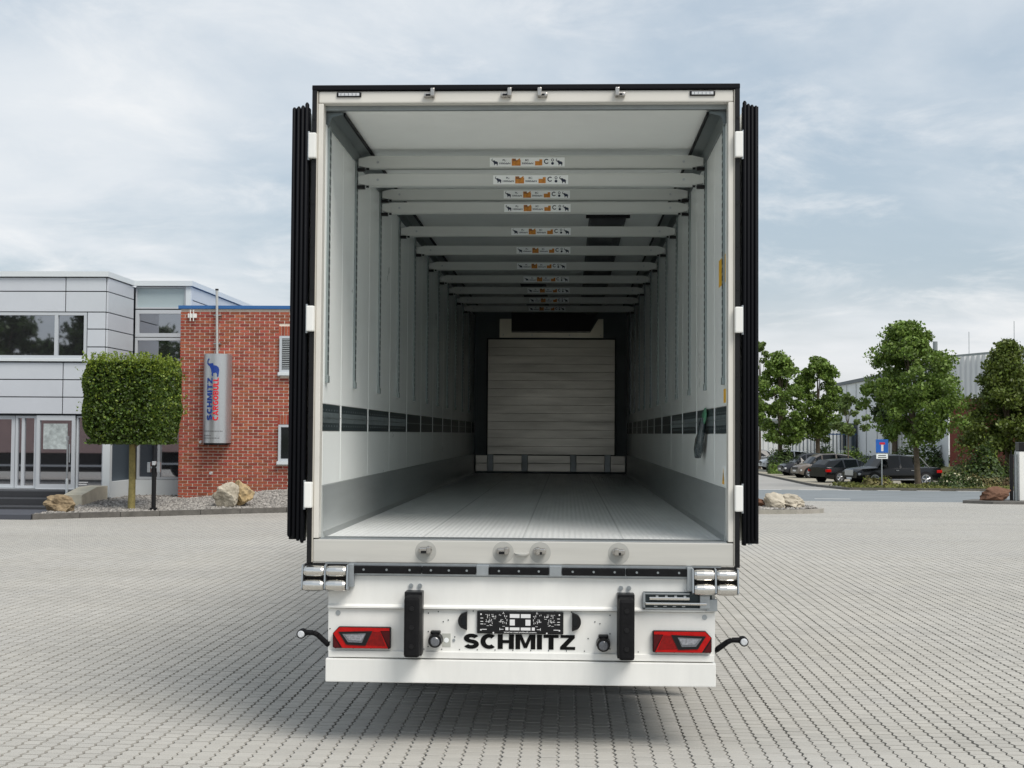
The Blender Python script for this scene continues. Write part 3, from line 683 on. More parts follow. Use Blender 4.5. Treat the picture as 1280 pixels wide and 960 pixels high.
# chassis and running gear below the box
for s in (-1, 1): MB().box(s*.55, s*.67, .3, LEN-1, .75, 1.09).build('chassis_rail', MC['chassis_grey'], T)
for i in range(5): MB().box(-.55, .55, .6+i*2.9, .7+i*2.9, .85, 1.05).build('chassis_cross_beam', MC['chassis_grey'], T)
for y in (2.4, 3.7, 5.0):
    MB().cyl((-1.0, y, .52), (1.0, y, .52), .07, 14).build('axle', MC['chassis_grey'], T)
    for s in (-1, 1):
        wh = MB(); 
        wh.cyl((s*.86, y, .52), (s*1.23, y, .52), .52, 28).build('wheel', tyre, T)
        wh = T.children[-1]
        rm = MB().cyl((s*1.225, y, .52), (s*1.236, y, .52), .29, 20).build('rim', rimM, wh)
for s in (-1, 1): MB().box(s*.85, s*1.15, 10.2, 10.35, .1, 1.05).build('landing_leg', MC['chassis_grey'], T); MB().box(s*1.0, s*1.1, 5.8, 10, .45, .95).build('side_guard', aluD, T)

# ------------------------------------------------------------------ decking beams
def beam_proto():
    b = empty('decking_beam')
    # local: centre x=0, front face y=0, bottom z=0
    MB().box(-1.135, 1.135, .0, .05, .006, .086, .003).box(-1.135, 1.135, -.004, .0, .080, .088).box(-1.135, 1.135, -.004, .054, 0, .005).build('beam_profile', beamM, b)
    for s in (-1, 1):
        e_ = MB().prism([(s*1.132, .004), (s*1.205, .018), (s*1.205, .07), (s*1.132, .086)], 'y', -.007, .052).build('beam_end', beamM, b)
        MB().box(s*1.16, s*1.215, -.012, .03, -.018, .006, .004).box(s*1.13, s*1.15, -.015, -.004, -.012, .002).build('end_latch', blackp, e_)
        MB().cyl((s*1.07, -.001, .045), (s*1.07, -.004, .045), .009, 10).build('rivet', steel, b)
    st_ = MB().box(-.262, .262, -.0015, .001, .012, .076).build('sticker', paper, b)
    F_ = lambda x, z: (x, -.0025, z)
    p = MB(); put_ele(p, -.25, -.205, .02, .068, F_); put_ele(p, .20, .247, .018, .068, F_)
    put_text(p, 'PL:', -.172, -.148, .05, .064, F_, .02); put_text(p, '1000daN', -.195, -.118, .028, .041, F_, .02)
    put_text(p, 'BC:', -.014, .012, .05, .064, F_, .02); put_text(p, '3000daN', -.038, .042, .028, .041, F_, .02)
    for t in range(14):
        a0, a1 = 2*math.pi*(t/18+.12), 2*math.pi*((t+1)/18+.12); cx, cz = .135, .048
        p.add([F_(cx+.018*math.cos(a0), cz+.018*math.sin(a0)), F_(cx+.018*math.cos(a1), cz+.018*math.sin(a1)), F_(cx+.011*math.cos(a1), cz+.011*math.sin(a1)), F_(cx+.011*math.cos(a0), cz+.011*math.sin(a0))], [(0, 1, 2, 3)])
    for cz, r0 in ((.058, .006), (.034, .0)):
        for t in range(12):
            a0, a1 = 2*math.pi*t/12, 2*math.pi*(t+1)/12; cx = .177
            p.add([F_(cx+.010*math.cos(a0), cz+.010*math.sin(a0)), F_(cx+.010*math.cos(a1), cz+.010*math.sin(a1)), F_(cx+r0*math.cos(a1), cz+r0*math.sin(a1)), F_(cx+r0*math.cos(a0), cz+r0*math.sin(a0))], [(0, 1, 2, 3)])
    put_text(p, 'XXL', -.104, -.075, .05, .066, lambda x, z: (x, -.0035, z), .03)
    p.build('navy_print', navy, st_)
    MB().box(-.108, -.046, -.003, -.001, .018, .058).box(-.108, -.08, -.003, -.001, .058, .068).prism([(-.05, .058), (-.07, .058), (-.05, .072)], 'y', -.003, -.001).box(.055, .105, -.003, -.001, .02, .05).box(.085, .105, -.003, -.001, .05, .062).build('orange_picture', orange, st_)
    return b
bp = beam_proto()
blab = [('upper aluminium beam of the pair nearest the open doors, just under the ceiling', 1.24, 3.737, -.02),
        ('lower aluminium beam of the pair nearest the open doors', 1.24, 3.612, .005),
        ('upper aluminium beam of the second pair from the open doors', 2.44, 3.727, .02),
        ('lower aluminium beam of the second pair from the open doors', 2.44, 3.620, .025)]
ords = ['first', 'second', 'third', 'fourth', 'fifth', 'sixth', 'last']
for i in range(7):
    blab.append((('first single aluminium beam behind the two pairs, in front of where the ceiling duct starts' if i == 0 else 'single aluminium beam closest to the bulkhead planks, deepest and darkest of the row' if i == 6 else f'{ords[i]} single aluminium beam behind the two pairs, counting inward'), 3.64+1.2*i, 3.618, [.03, .03, -.01, .02, .03, .02, -.025][i]))
bc = bpy.data.objects['decking_beam']
for i, (lb_, y, z, dx) in enumerate(blab):
    b = bp if i == 0 else copy_tree(bp)
    b.location = (0, y-.035, z); tag(b, lb_, 'cargo beam', 'decking beams stored under the trailer ceiling')
    for c in b.children:
        if c.name.startswith('sticker'): c.location.x = dx
# bag hanging on the right wall rail
bgo = empty('hanging_bag', (1.17, 1.25, 1.72), label='dark clear-plastic bag knotted with a green film top, hanging on the right wall rail', cat='bag')
def blob_strip(pts, ws, ds, n=10, seed=1):
    r = random.Random(seed); mb = MB(); vs = []
    for (x, y, z), w_, d_ in zip(pts, ws, ds):
        for k in range(n):
            t = 2*math.pi*k/n; q = 1+r.uniform(-.18, .18); vs.append((x+d_*math.cos(t)*q, y+w_*math.sin(t)*q, z))
    fs = [(j*n+k, j*n+(k+1) % n, (j+1)*n+(k+1) % n, (j+1)*n+k) for j in range(len(pts)-1) for k in range(n)]
    fs += [tuple(range(n)), tuple(range((len(pts)-1)*n, len(pts)*n))]
    return mb.add(vs, fs, True)
blob_strip([(1.205, 1.18, 2.0), (1.20, 1.20, 1.93), (1.19, 1.26, 1.85), (1.185, 1.33, 1.78), (1.185, 1.38, 1.72)], [.03, .07, .11, .12, .11], [.02, .025, .03, .03, .02], seed=4).build('bag_body', plastic, bgo)
blob_strip([(1.222, 1.22, 2.07), (1.215, 1.20, 2.03), (1.212, 1.20, 1.99), (1.205, 1.19, 1.94)], [.02, .12, .13, .03], [.004, .01, .012, .01], seed=9).build('bag_knot', plasticG, bgo)

# ------------------------------------------------------------------ office building, left
B = empty('office_building', (-13, 26, 0), label='pale grey panel-clad office with glazed entrance behind the cube-cut tree', cat='building')
gap = .012
MB().box(-22, -11.11, 24.2, 26.3, 2.281, 5.66).build('upper_wall', hallD, B)
MB().box(-22, -9.62, 26.31, 34, 0, 5.66).build('rear_wall', hallD, B)
MB().box(-22.05, -11.02, 23.93, 26.0, 5.67, 5.80).build('roof_fascia', fascia, B)
MB().box(-11.02, -9.50, 25.93, 34, 5.67, 5.80).build('roof_fascia', fascia, B)
# clad panels, front face
def panel_f(x0, x1, z0, z1, y=24.0): MB().box(x0+gap, x1-gap, y, y+.05, z0+gap, z1-gap, .006).build('cladding_panel', clad, B)
rows = [(5.31, 5.66), (4.80, 5.31)]
for z0, z1 in rows:
    for x0, x1 in ((-19, -15.4), (-15.4, -12.10), (-12.10, -11.09)): panel_f(x0, x1, z0, z1)
for z0, z1 in ((4.38, 4.80), (3.94, 4.38), (3.52, 3.94)): panel_f(-11.55, -11.09, z0, z1)
for z0, z1 in ((3.13, 3.56), (2.70, 3.13), (2.28, 2.70)):
    for x0, x1 in ((-19, -15.4), (-15.4, -12.13), (-12.13, -11.09)): panel_f(x0, x1, z0, z1)
# side face at the corner
zs = [2.28, 2.70, 3.13, 3.52, 3.94, 4.38, 4.80, 5.31, 5.66]
for z0, z1 in zip(zs[:-1], zs[1:]): MB().box(-11.10, -11.055, 24.06, 25.98, z0+gap, z1-gap, .006).build('cladding_panel', clad, B)
for z0, z1 in zip(zs[:-1], zs[1:]): MB().box(-9.60, -9.55, 26.06, 33.9, z0+gap, z1-gap, .006).build('cladding_panel', clad, B)
# ribbon window
def window(x0, x1, z0, z1, y, parent, m=glassM, f=.07, mull=(), sill=True, fm=frameM):
    fr = MB().box(x0, x1, y, y+.09, z1-f, z1).box(x0, x1, y, y+.09, z0, z0+f).box(x0, x0+f, y+.001, y+.089, z0+f, z1-f).box(x1-f, x1, y+.001, y+.089, z0+f, z1-f)
    for x in mull: fr.box(x-f*.6, x+f*.6, y+.001, y+.089, z0+f, z1-f)
    o = fr.build('window', fm, parent)
    edges = [x0+f]+sum([[x-f*.6, x+f*.6] for x in mull], [])+[x1-f]
    for a_, b_ in zip(edges[::2], edges[1::2]): MB().box(a_, b_, y+.05, y+.06, z0+f, z1-f).build('pane', m, o)
    if sill: MB().box(x0-.02, x1+.04, y-.06, y+.03, z0-.08, z0-.003, .005).build('window_sill', fascia, o)
    return o
window(-16.5, -11.56, 3.66, 4.79, 24.0, B, mull=(-14.0, -12.32))
# entrance glazing
window(-14.8, -13.35, .46, 2.24, 24.12, B, f=.09, sill=False)
window(-13.33, -12.80, .46, 2.24, 24.10, B, f=.06, mull=(-13.14,), sill=False)
dr = MB().box(-12.78, -12.70, 24.04, 24.14, .44, 2.25).box(-11.90, -11.82, 24.04, 24.14, .44, 2.25).box(-12.70, -11.90, 24.041, 24.139, 2.13, 2.25).box(-12.70, -11.90, 24.041, 24.139, .44, .56).build('entrance_door', frameM, B)
MB().box(-12.70, -11.90, 24.09, 24.10, .56, 2.13).build('pane', glassM, dr)
MB().cyl((-11.93, 24.0, 1.1), (-11.93, 24.0, 1.55), .014, 8).build('handle', steel, dr)
MB().box(-12.62, -12.02, 24.078, 24.088, 1.42, 2.05).build('posted_notice', mat('pale_notice', (.45, .5, .5), .5, var=.5, scale=9), dr)
o = window(-11.80, -11.12, .46, 2.24, 24.10, B, f=.04, sill=False)
b_ = MB()
for i, wd_ in enumerate((.23, .2)): b_.box(-11.74, -11.74+wd_, 24.138, 24.149, .60-i*.05, .62-i*.05)
b_.build('window_text', printW, o)
MB().box(-11.11, -10.93, 24.02, 24.18, .25, 2.27).build('corner_post', fascia, B)
MB().box(-19, -10.95, 24.14, 26.2, 2.262, 2.279).build('soffit', hallD, B)
MB().box(-19, -11.12, 24.02, 24.3, .2, .445).build('plinth', fascia, B)
MB().box(-11.11, -10.95, 24.2, 26.0, .1, .62).build('plinth', fascia, B)
MB().box(-10.95, -9.38, 26.02, 26.2, .0, .62).build('plinth', fascia, B)
# recess glazing
window(-10.93, -9.40, .63, 2.6, 26.05, B, f=.06, mull=(-10.35,), sill=False)
window(-11.03, -9.70, 2.62, 4.32, 26.05, B, f=.07, sill=False)
window(-11.03, -9.70, 4.34, 5.05, 26.05, B, f=.10, sill=False)
window(-11.03, -9.70, 5.08, 5.66, 26.05, B, f=.04, sill=False, m=glassF)
MB().box(-9.69, -9.56, 26.0, 26.2, 4.9, 5.66).build('corner_post', fascia, B)
MB().box(-11.25, -11.11, 24.2, 26.1, .46, 2.26).build('return_wall', hallD, B)
# steps
for i, (z, y) in enumerate(((.44, 22.9), (.30, 22.1), (.16, 21.3))):
    o = MB().box(-19, -11.42, y, 24.02 if i == 0 else y+.9, z-.14, z, .006).build('entrance_step', slate, B)
stp = MB().box(-19, -11.02, 19.50, 21.6, -.02, .105, .008).build('entrance_platform', slate2, B)
wb = MB().prism([(22.0, .0), (23.7, .0), (23.7, .55), (23.0, .55), (22.0, .40)], 'x', -11.30, -10.86); wb.build('flank_wall', conc, B)
# ------------------------------------------------------------------ brick annex
K = empty('brick_annex', (-6, 24.5, 0), label='red brick annex with blue roof edge, right of the cube-cut tree', cat='building')
BX0, BX1, BZ0, BZ1 = -9.37, -1.0, .0, 4.93
wins = [(-6.86, -5.7, 3.36, 4.25), (-6.86, -5.7, 1.16, 2.05)]
wallp = MB().box(BX0+.01, BX1, 24.512, 33, BZ0, BZ1).build('wall', mortar, K)
MB().box(BX0-.05, BX1+.05, 24.45, 33, BZ1+.002, BZ1+.085, .004).build('roof_edge', blueF, K)
bmesh_ = MB().box(0, .228, 0, .02, 0, .058, .003).mesh('brick'); bmesh_.materials.append(brickM)
bs = []
z = BZ0; r_ = 0; br = random.Random(2)
while z < BZ1-.06:
    x = BX0-(.125 if r_ % 2 else 0); 
    while x < BX1-.2:
        x0 = max(x, BX0); wdt = min(x+.228, BX1)-x0
        ok = True
        for (a_, b_, c, d) in wins:
            if x0+.11 < b_ and x0+wdt > a_ and z+.05 > c-.1 and z < d+.26:
                if x0 < a_-.04: wdt = a_-.0-x0
                else: ok = False
        if ok and wdt > .05: bs.append((x0, z, wdt))
        x += .25
    z += .075; r_ += 1
for (a_, b_, c, d) in wins:
    x = a_-.04
    for k in range(16): 
        if x > b_: break
        bs.append((x, d+.02, -.063)); x += .075
bs_full = [b for b in bs if abs(b[2]-.228) < .001]
ind = set(id(b) for b in sorted(bs_full, key=lambda b: abs(b[0]+8.0)*1.2+abs(b[1]-2.6))[:300])
rest = MB()
for b in bs:
    dy = br.uniform(-.002, .002)
    if id(b) in ind: link('brick', bmesh_, wallp, loc=(b[0]+6, 24.5+dy-24.5, b[1])); continue
    if b[2] < 0: rest.box(b[0], b[0]+.063, 24.5+dy, 24.52, b[1], b[1]+.235); continue
    rest.box(b[0], b[0]+b[2], 24.5+dy, 24.52, b[1], b[1]+.058)
rest.build('brickwork', brickM, wallp, kind='stuff')
rest = MB()
z = 0; r_ = 0
while z < BZ1-.06:
    y = 24.52-(.125 if r_ % 2 else 0)
    while y < 33: y_ = max(24.52, y); rest.box(BX0, BX0+.02, y_, y+.228, z, z+.058); y += .25
    z += .075; r_ += 1
rest.build('brickwork', brickM, wallp, kind='stuff')
for i, (a_, b_, c, d) in enumerate(wins):
    MB().box(a_, b_, 24.505, 24.56, c-.02, d+.02).build('window_reveal', hallD, K)
    o = window(a_, b_, c, d+.01, 24.42, K, m=glassD, f=.06, mull=(-6.2,))
    MB().box(a_-.04, b_+.04, 24.43, 24.60, c-.1, c-.02).build('outer_sill', fascia, K)
    if i == 0:
        for k in range(17): zz_ = c+.07+k*.046; MB().prism([(24.455, zz_), (24.425, zz_+.01), (24.425, zz_+.018), (24.455, zz_+.01)], 'x', a_+.07, b_-.07).build('shutter_slat', fascia, K)
# roof vent
RV = MB().box(-7.55, -6.95, 27, 27.5, 5.03, 5.25, .02).build('roof_vent', aluD, K)
# sign cylinder
SG = empty('wall_sign', (-8.39, 24.2, 0), label='silver half-round wall sign with blue elephant and upright company name', cat='sign')
cx, cy, rr = -8.385, 24.36, .335
def arc(r, n=28, a0=180, a1=360): return [(cx+r*math.cos(R(a0+(a1-a0)*i/n)), cy+r*math.sin(R(a0+(a1-a0)*i/n))) for i in range(n+1)]
pts = arc(rr); m_ = MB(); n = len(pts)
vs = [(p[0], p[1], z) for z in (1.60, 3.79) for p in pts]
m_.add(vs, [(i, i+1, n+i+1, n+i) for i in range(n-1)], True).add(vs, [tuple(range(n)), tuple(range(n, 2*n))])
m_.box(cx-rr+.005, cx+rr-.005, cy, 24.50, 1.602, 3.788)
m_.build('sign_body', mat('brushed_silver', (.52, .54, .56), .34, .75, var=.08, scale=3, stretch=(1, 1, .1)), SG)
MB().cyl((cx, cy, 1.55), (cx, cy, 1.598), rr-.03, 28).build('sign_base', blackp, SG)
def cylf(x, z, e_=.008): 
    dx = x-cx; return (x, cy-math.sqrt((rr+e_)**2-dx*dx), z)
e_ = MB(); put_ele(e_, cx-.18, cx+.13, 3.22, 3.68, cylf); e_.build('elephant_emblem', blueP, SG)
def vert_text(body, xa, xb, z0, z1, m, nm):     # reads upwards, letter tops to the left
    mb = MB(); put_glyphs(mb, body, 0, 1, 0, 1, lambda x, z, k: cylf(xb-(xb-xa)*z, z0+(z1-z0)*x, .008+.0015*k)); mb.build(nm, m, SG)
vert_text('SCHMITZ', cx-.17, cx-.03, 2.15, 3.20, blueP, 'blue_lettering')
vert_text('CARGOBULL', cx-.01, cx+.12, 2.15, 3.20, redP, 'red_lettering')
t_ = MB()
tr_ = random.Random(8)
for z, x1 in ((1.88, .2), (1.77, -.06), (1.71, .14)):
    x = -.24
    while x < x1: w_ = tr_.uniform(.015, .035); t_.add([cylf(cx+x, z, .004), cylf(cx+x+w_, z, .004), cylf(cx+x+w_, z+.022, .004), cylf(cx+x, z+.022, .004)], [(0, 1, 2, 3)]); x += w_+.012
t_.build('small_print', mat('grey_print', (.12, .12, .13), .5), SG)
fp = MB().cyl((-8.40, 24.36, 3.79), (-8.43, 24.36, 5.38), .035, 12, .032); fpo = fp.build('flue_pipe', mat('silver_pipe', (.55, .55, .53), .35, .6), K)
MB().cyl((-8.43, 24.36, 5.38), (-8.43, 24.36, 5.42), .042, 12).build('pipe_cap', blackp, fpo)
for z in (4.05, 4.75): MB().box(-8.50, -8.33, 24.36, 24.51, z, z+.025).build('pipe_clamp', steel, fpo)
wl = MB().box(-9.17, -8.95, 24.42, 24.48, 4.70, 4.81, .01).build('wall_box', white, K)
MB().cyl((-9.10, 24.40, 4.62), (-9.10, 24.40, 4.90), .012, 8).cyl((-9.02, 24.40, 4.62), (-9.02, 24.40, 4.90), .012, 8).build('wall_box_rod', white, wl)
for x, z in ((-8.82, 1.62), (-8.55, .85)):
    f_ = MB().cyl((x, 24.52, z), (x, 24.42, z), .02, 10).build('wall_spotlight', steel, K); MB().cyl((x+.03, 24.41, z+.01), (x+.03, 24.35, z+.0), .035, 12).build('lamp_head', clearB, f_)

# ------------------------------------------------------------------ vegetation helpers
def leaves(pts, size, seed, up=.4, jitter=.5):
    r = np.random.RandomState(seed); n = len(pts); P_ = np.array(pts)
    nrm = r.normal(size=(n, 3)); nrm[:, 2] += up; nrm /= np.linalg.norm(nrm, axis=1)[:, None]
    a_ = np.cross(nrm, r.normal(size=(n, 3))); a_ /= np.linalg.norm(a_, axis=1)[:, None]; b_ = np.cross(nrm, a_)
    s = size*(1+jitter*(r.rand(n, 1)-.5)*2); a_ = a_*s*.5; b_ = b_*s*.34
    fold = nrm*s*.12
    v = np.stack([P_-a_, P_+b_-fold, P_+a_, P_-b_-fold], 1).reshape(-1, 3)
    return v
def leaf_obj(name, groups, parent, off=(0, 0, 0), kind=None):
    me = bpy.data.meshes.new(name); V_ = np.concatenate([g_[0] for g_ in groups])-np.array(off); n = len(V_)//4
    me.vertices.add(len(V_)); me.vertices.foreach_set('co', V_.astype('f').ravel())
    me.loops.add(4*n); me.polygons.add(n); me.loops.foreach_set('vertex_index', np.arange(4*n, dtype='i'))
    me.polygons.foreach_set('loop_start', np.arange(0, 4*n, 4, dtype='i')); me.polygons.foreach_set('loop_total', np.full(n, 4, 'i'))
    mi = np.concatenate([np.full(len(g_[0])//4, i, 'i') for i, g_ in enumerate(groups)])
    for g_ in groups: me.materials.append(g_[1])
    me.polygons.foreach_set('material_index', mi); me.update(calc_edges=True)
    o = link(name, me, parent); tag(o, kind=kind); return o
def tree(name, label, loc, H, cw, cb, leaf, seed, n=7000, ls=.16, shape='round', trunk=.14, group=None, lean=0, clumps=60, limbs=9):
    t = empty(name, loc, label=label, cat='tree', group=group); r = np.random.RandomState(seed); x0, y0, z0 = loc
    cl = []
    for i in range(clumps):
        h = r.rand()**.85; a_ = r.rand()*2*math.pi
        if shape == 'round': prof = math.sin(math.pi*min(1, (h*.88+.10)))**.65*(1-.25*h)
        elif shape == 'oval': prof = (1-h)**.75*min(1, (h+.08)*5)**.6*1.15 if h > .02 else .4
        else: prof = 1
        rad = cw/2*prof*(.12+.88*math.sqrt(r.rand()))*r.uniform(.78, 1.04)
        cl.append((rad*math.cos(a_)+lean*h, rad*math.sin(a_), cb+(H-cb)*(h*.96+.02), cw*r.uniform(.06, .12)*(1.25 if shape == 'oval' else 1)))
    pts = []
    per = n//clumps
    for (cx_, cy_, cz_, cr) in cl:
        q = r.normal(size=(per, 3)); q /= np.linalg.norm(q, axis=1)[:, None]; q *= (r.rand(per, 1)**.45)*cr; q[:, 2] *= .75
        pts.append(q+np.array([cx_, cy_, cz_]))
    pts = np.concatenate(pts)
    leaf_obj('crown', [(leaves(pts, ls, seed), leaf)], t)
    mb = MB(); mb.tube([(0, 0, -.1), (lean*.2, 0, cb), (lean*.6, 0, cb+(H-cb)*.45), (lean, 0, cb+(H-cb)*.8)], [trunk, trunk*.75, trunk*.5, trunk*.15], 9)
    for k in range(limbs):
        c = cl[(k*5) % len(cl)]; zb = cb+(c[2]-cb)*.35; mb.tube([(lean*.3, 0, zb), (c[0]*.5, c[1]*.5, (zb+c[2])/2), c[:3]], [trunk*.35, trunk*.22, trunk*.06], 6)
    o = mb.build('trunk', bark, None); o.parent = t
    return t
def bush(name, label, loc, w_, h, d_, leaf, seed, n=1500, ls=.12, extra=None, group=None, cat='shrub', stem=True):
    t = empty(name, loc, label=label, cat=cat, group=group); r = np.random.RandomState(seed)
    q = r.normal(size=(n, 3)); q /= np.linalg.norm(q, axis=1)[:, None]; q[:, 2] = np.abs(q[:, 2]); q *= (.45+.55*r.rand(n, 1)**.5)
    q *= 1+.16*np.sin(q[:, :1]*7+seed)+.12*np.sin(q[:, 1:2]*9+seed*2)
    q *= np.array([w_/2, d_/2, h]); g_ = [(leaves(q, ls, seed), leaf)]
    if extra: e_ = q[r.rand(n) < .12]*1.03; g_.append((leaves(e_, ls*.8, seed+1), extra))
    leaf_obj('foliage', g_, t)
    if stem:
        mb = MB()
        for k in range(5): a_ = k*1.3; mb.tube([(0, 0, -.05), (w_*.12*math.cos(a_), d_*.12*math.sin(a_), h*.4), (w_*.3*math.cos(a_), d_*.3*math.sin(a_), h*.75)], [.03, .02, .008], 5)
        o = mb.build('stem', bark, None); o.parent = t
    return t
def rock(name, label, loc, sx, sy, sz, m, seed, tilt=0, cat='rock', group=None):
    t = bmesh.new(); bmesh.ops.create_icosphere(t, subdivisions=4, radius=1); r = random.Random(seed)
    planes = [(Vector((r.gauss(0, 1), r.gauss(0, 1), r.gauss(0, .7))).normalized(), r.uniform(.55, .88)) for _ in range(13)]
    from mathutils import noise
    for v in t.verts:
        for nn, dd in planes:
            k = v.co.dot(nn)
            if k > dd: v.co -= nn*(k-dd)
        v.co += v.co.normalized()*noise.noise(v.co*2.6+Vector((seed, 0, 0)))*.16+v.co.normalized()*noise.noise(v.co*7+Vector((seed, 3, 0)))*.08
        v.co = Vector((v.co.x*sx/1.6, v.co.y*sy/1.6, max(-.12, v.co.z*.62+.35)*sz))
    bmesh.ops.rotate(t, verts=t.verts, cent=(0, 0, 0), matrix=Matrix.Rotation(tilt, 3, 'Y'))
    me = bpy.data.meshes.new(name); t.to_mesh(me); t.free(); o = link(name, me, None, m, loc); return tag(o, label, cat, group)
# cube-cut tree
TR = empty('clipped_tree', (-9.53, 21.48, .12), label='leafy tree clipped into a cube on a mossy straight trunk', cat='tree')
r = np.random.RandomState(11); n = 34000; hw = .93; zb, zt = 1.60, 3.40
def cube_pts(n, r, depth):
    f = r.randint(0, 5, n); a_ = r.uniform(-1, 1, (n, 3)); dpt = 1-depth*r.rand(n)**1.4
    a_[f == 0, 0] = dpt[f == 0]; a_[f == 1, 0] = -dpt[f == 1]; a_[f == 2, 1] = -dpt[f == 2]; a_[f == 3, 1] = dpt[f == 3]; a_[f == 4, 2] = dpt[f == 4]
    nr_ = (np.abs(a_[:, :2])**5).sum(1)**.2; a_[:, :2] /= np.maximum(nr_, 1)[:, None]
    k = 1-.55*np.clip(-a_[:, 2]-.4, 0, 1)**1.8-.5*np.clip(a_[:, 2]-.65, 0, 1)**1.6; a_[:, :2] *= k[:, None]
    lump = 1+.014*np.sin(a_[:, 0]*9+a_[:, 2]*7)+.012*np.sin(a_[:, 1]*8-a_[:, 2]*11)
    a_ *= lump[:, None]
    return a_*np.array([hw, hw, (zt-zb)/2])+np.array([0, 0, (zt+zb)/2-.12])
P1 = cube_pts(n, r, .26)
P2 = cube_pts(9000, r, .95)
rb_ = r.uniform(-1, 1, (2500, 3)); rb_[:, 2] = -1+.1*r.rand(2500); P3 = rb_*np.array([hw*.88, hw*.88, (zt-zb)/2])+np.array([0, 0, (zt+zb)/2-.12])
sh = []
for k in range(330):
    if k < 240: x, y, z0 = r.uniform(-1, 1)*hw, r.uniform(-1, 1)*hw, zt-.14
    else: 
        t = r.uniform(0, 2*math.pi); x, y, z0 = np.clip(math.cos(t)*1.4, -1, 1)*hw, np.clip(math.sin(t)*1.4, -1, 1)*hw, r.uniform(zb+.5, zt-.3)
    Ln = r.uniform(.06, .30)*(1 if k < 240 else .4); dx, dy = r.normal(0, .12, 2)
    if k >= 240: dx += np.sign(x)*.35*(abs(x) > hw*.9)
    for q in range(int(Ln/.016)): t = q/(Ln/.016); sh.append((x+dx*t*Ln*3+r.normal(0, .012), y+dy*t*Ln+r.normal(0, .012), z0+Ln*t))
tl = P1[P1[:, 2] > zt-.12-.32]; tl = np.concatenate([tl[r.rand(len(tl)) < .45], P1[r.rand(len(P1)) < .10]])
leaf_obj('crown', [(leaves(P1, .062, 1, .2), leafB), (leaves(P2, .07, 2), leafB), (leaves(P3, .07, 3), leafB), (leaves(np.array(sh), .05, 4), leafY), (leaves(tl*np.array([1.01, 1.01, 1.005]), .058, 5), leafY)], TR)
mb = MB(); mb.tube([(0, 0, -.1), (.01, 0, .6), (0, 0, 1.3), (-.01, 0, 1.9)], [.085, .075, .07, .06], 12)
o = mb.build('trunk', stakeM, None); o.parent = TR
mb = MB()
for k in range(12): a_ = k*.55*math.pi; mb.tube([(0, 0, 1.35+.06*k), (.5*math.cos(a_), .5*math.sin(a_), 1.8+.08*k), (.85*math.cos(a_), .85*math.sin(a_), 2.1+.08*k)], [.03, .018, .006], 5)
o = mb.build('limb', bark, None); o.parent = TR
# gravel bed
def bedz(x, y):
    ky = float(np.interp(x, [p[0] for p in KL], [p[1] for p in KL])); k = sm((y-ky)/(24.5-ky)); return .09+(.12+.24*sm((x+9.4)/3.2))*k
bed = MB(); pts = KL; NB = 8; xs_ = []
for i in range(len(pts)-1):
    a_, b_ = Vector(pts[i]), Vector(pts[i+1]); 
    for k in range(4): xs_.append(a_+(b_-a_)*k/4)
xs_.append(Vector(pts[-1])); vs = []
for p in xs_:
    yt = 24.51 if p.x > -9.37 else (26.1 if p.x > -10.9 else 24.2)
    p0 = Vector((p.x-.07, p.y+.11))
    for j in range(NB): y = p0.y+(yt-p0.y)*j/(NB-1); vs.append((p0.x, y, bedz(p0.x, y)))
bed.add(vs, [(i*NB+j, (i+1)*NB+j, (i+1)*NB+j+1, i*NB+j+1) for i in range(len(xs_)-1) for j in range(NB-1)])
bedo = bed.build('gravel_bed', earth, kind='structure')
def gravel(n, fpos, smin, smax, parent, seed):
    r = np.random.RandomState(seed); base = np.array([(1, 0, 0), (-1, 0, 0), (0, 1, 0), (0, -1, 0), (0, 0, 1), (0, 0, -.6)], float)
    fc = [(0, 2, 4), (2, 1, 4), (1, 3, 4), (3, 0, 4), (2, 0, 5), (1, 2, 5), (3, 1, 5), (0, 3, 5)]; V_, F_ = [], []
    for i in range(n):
        p = fpos(r); s = r.uniform(smin, smax)*np.array([1.3, 1, .7])*r.uniform(.6, 1.3, 3); a_ = r.rand()*6.28; c_, s_ = math.cos(a_), math.sin(a_)
        q = (base+r.normal(0, .18, (6, 3)))*s; q = np.stack([q[:, 0]*c_-q[:, 1]*s_, q[:, 0]*s_+q[:, 1]*c_, q[:, 2]], 1)+np.array(p)
        k = len(V_); V_ += q.tolist(); F_ += [tuple(a+k for a in f) for f in fc]
    me = bpy.data.meshes.new('gravel'); me.from_pydata(V_, [], F_); o = link('gravel', me, parent, gravM); tag(o, kind='stuff')
def fbed(r):
    while True:
        x = r.uniform(-11, -5.4); 
        ky = np.interp(x, [p[0] for p in KL], [p[1] for p in KL]); y = r.uniform(ky+.14, 24.45 if x > -9.37 else 25.6)
        if x < -10.86 and y > 22.0: continue
        if r.rand() < .3 and y > 24: continue
        return (x, y, bedz(x, y)+.012)
gravel(14000, fbed, .022, .05, bedo, 5)
rock('boulder', 'rough brown boulder by the dark entrance steps', (-10.78, 20.55, .12), .62, .42, .38, rockM, 3, .12)
rock('boulder', 'pale grey boulder below the silver wall sign, left of the ochre one', (-7.62, 22.45, .20), .52, .42, .58, mat('pale_boulder', (.47, .43, .35), .9, var=.5, scale=5, bump=1, bscale=12, c2=(.22, .19, .14)), 21, -.1)
rock('boulder', 'ochre boulder half behind the pale grey one below the wall sign', (-7.36, 22.7, .22), .50, .42, .58, mat('ochre_rock', (.46, .33, .16), .9, var=.5, scale=4, bump=.9, bscale=9, c2=(.25, .2, .13)), 8, .2)
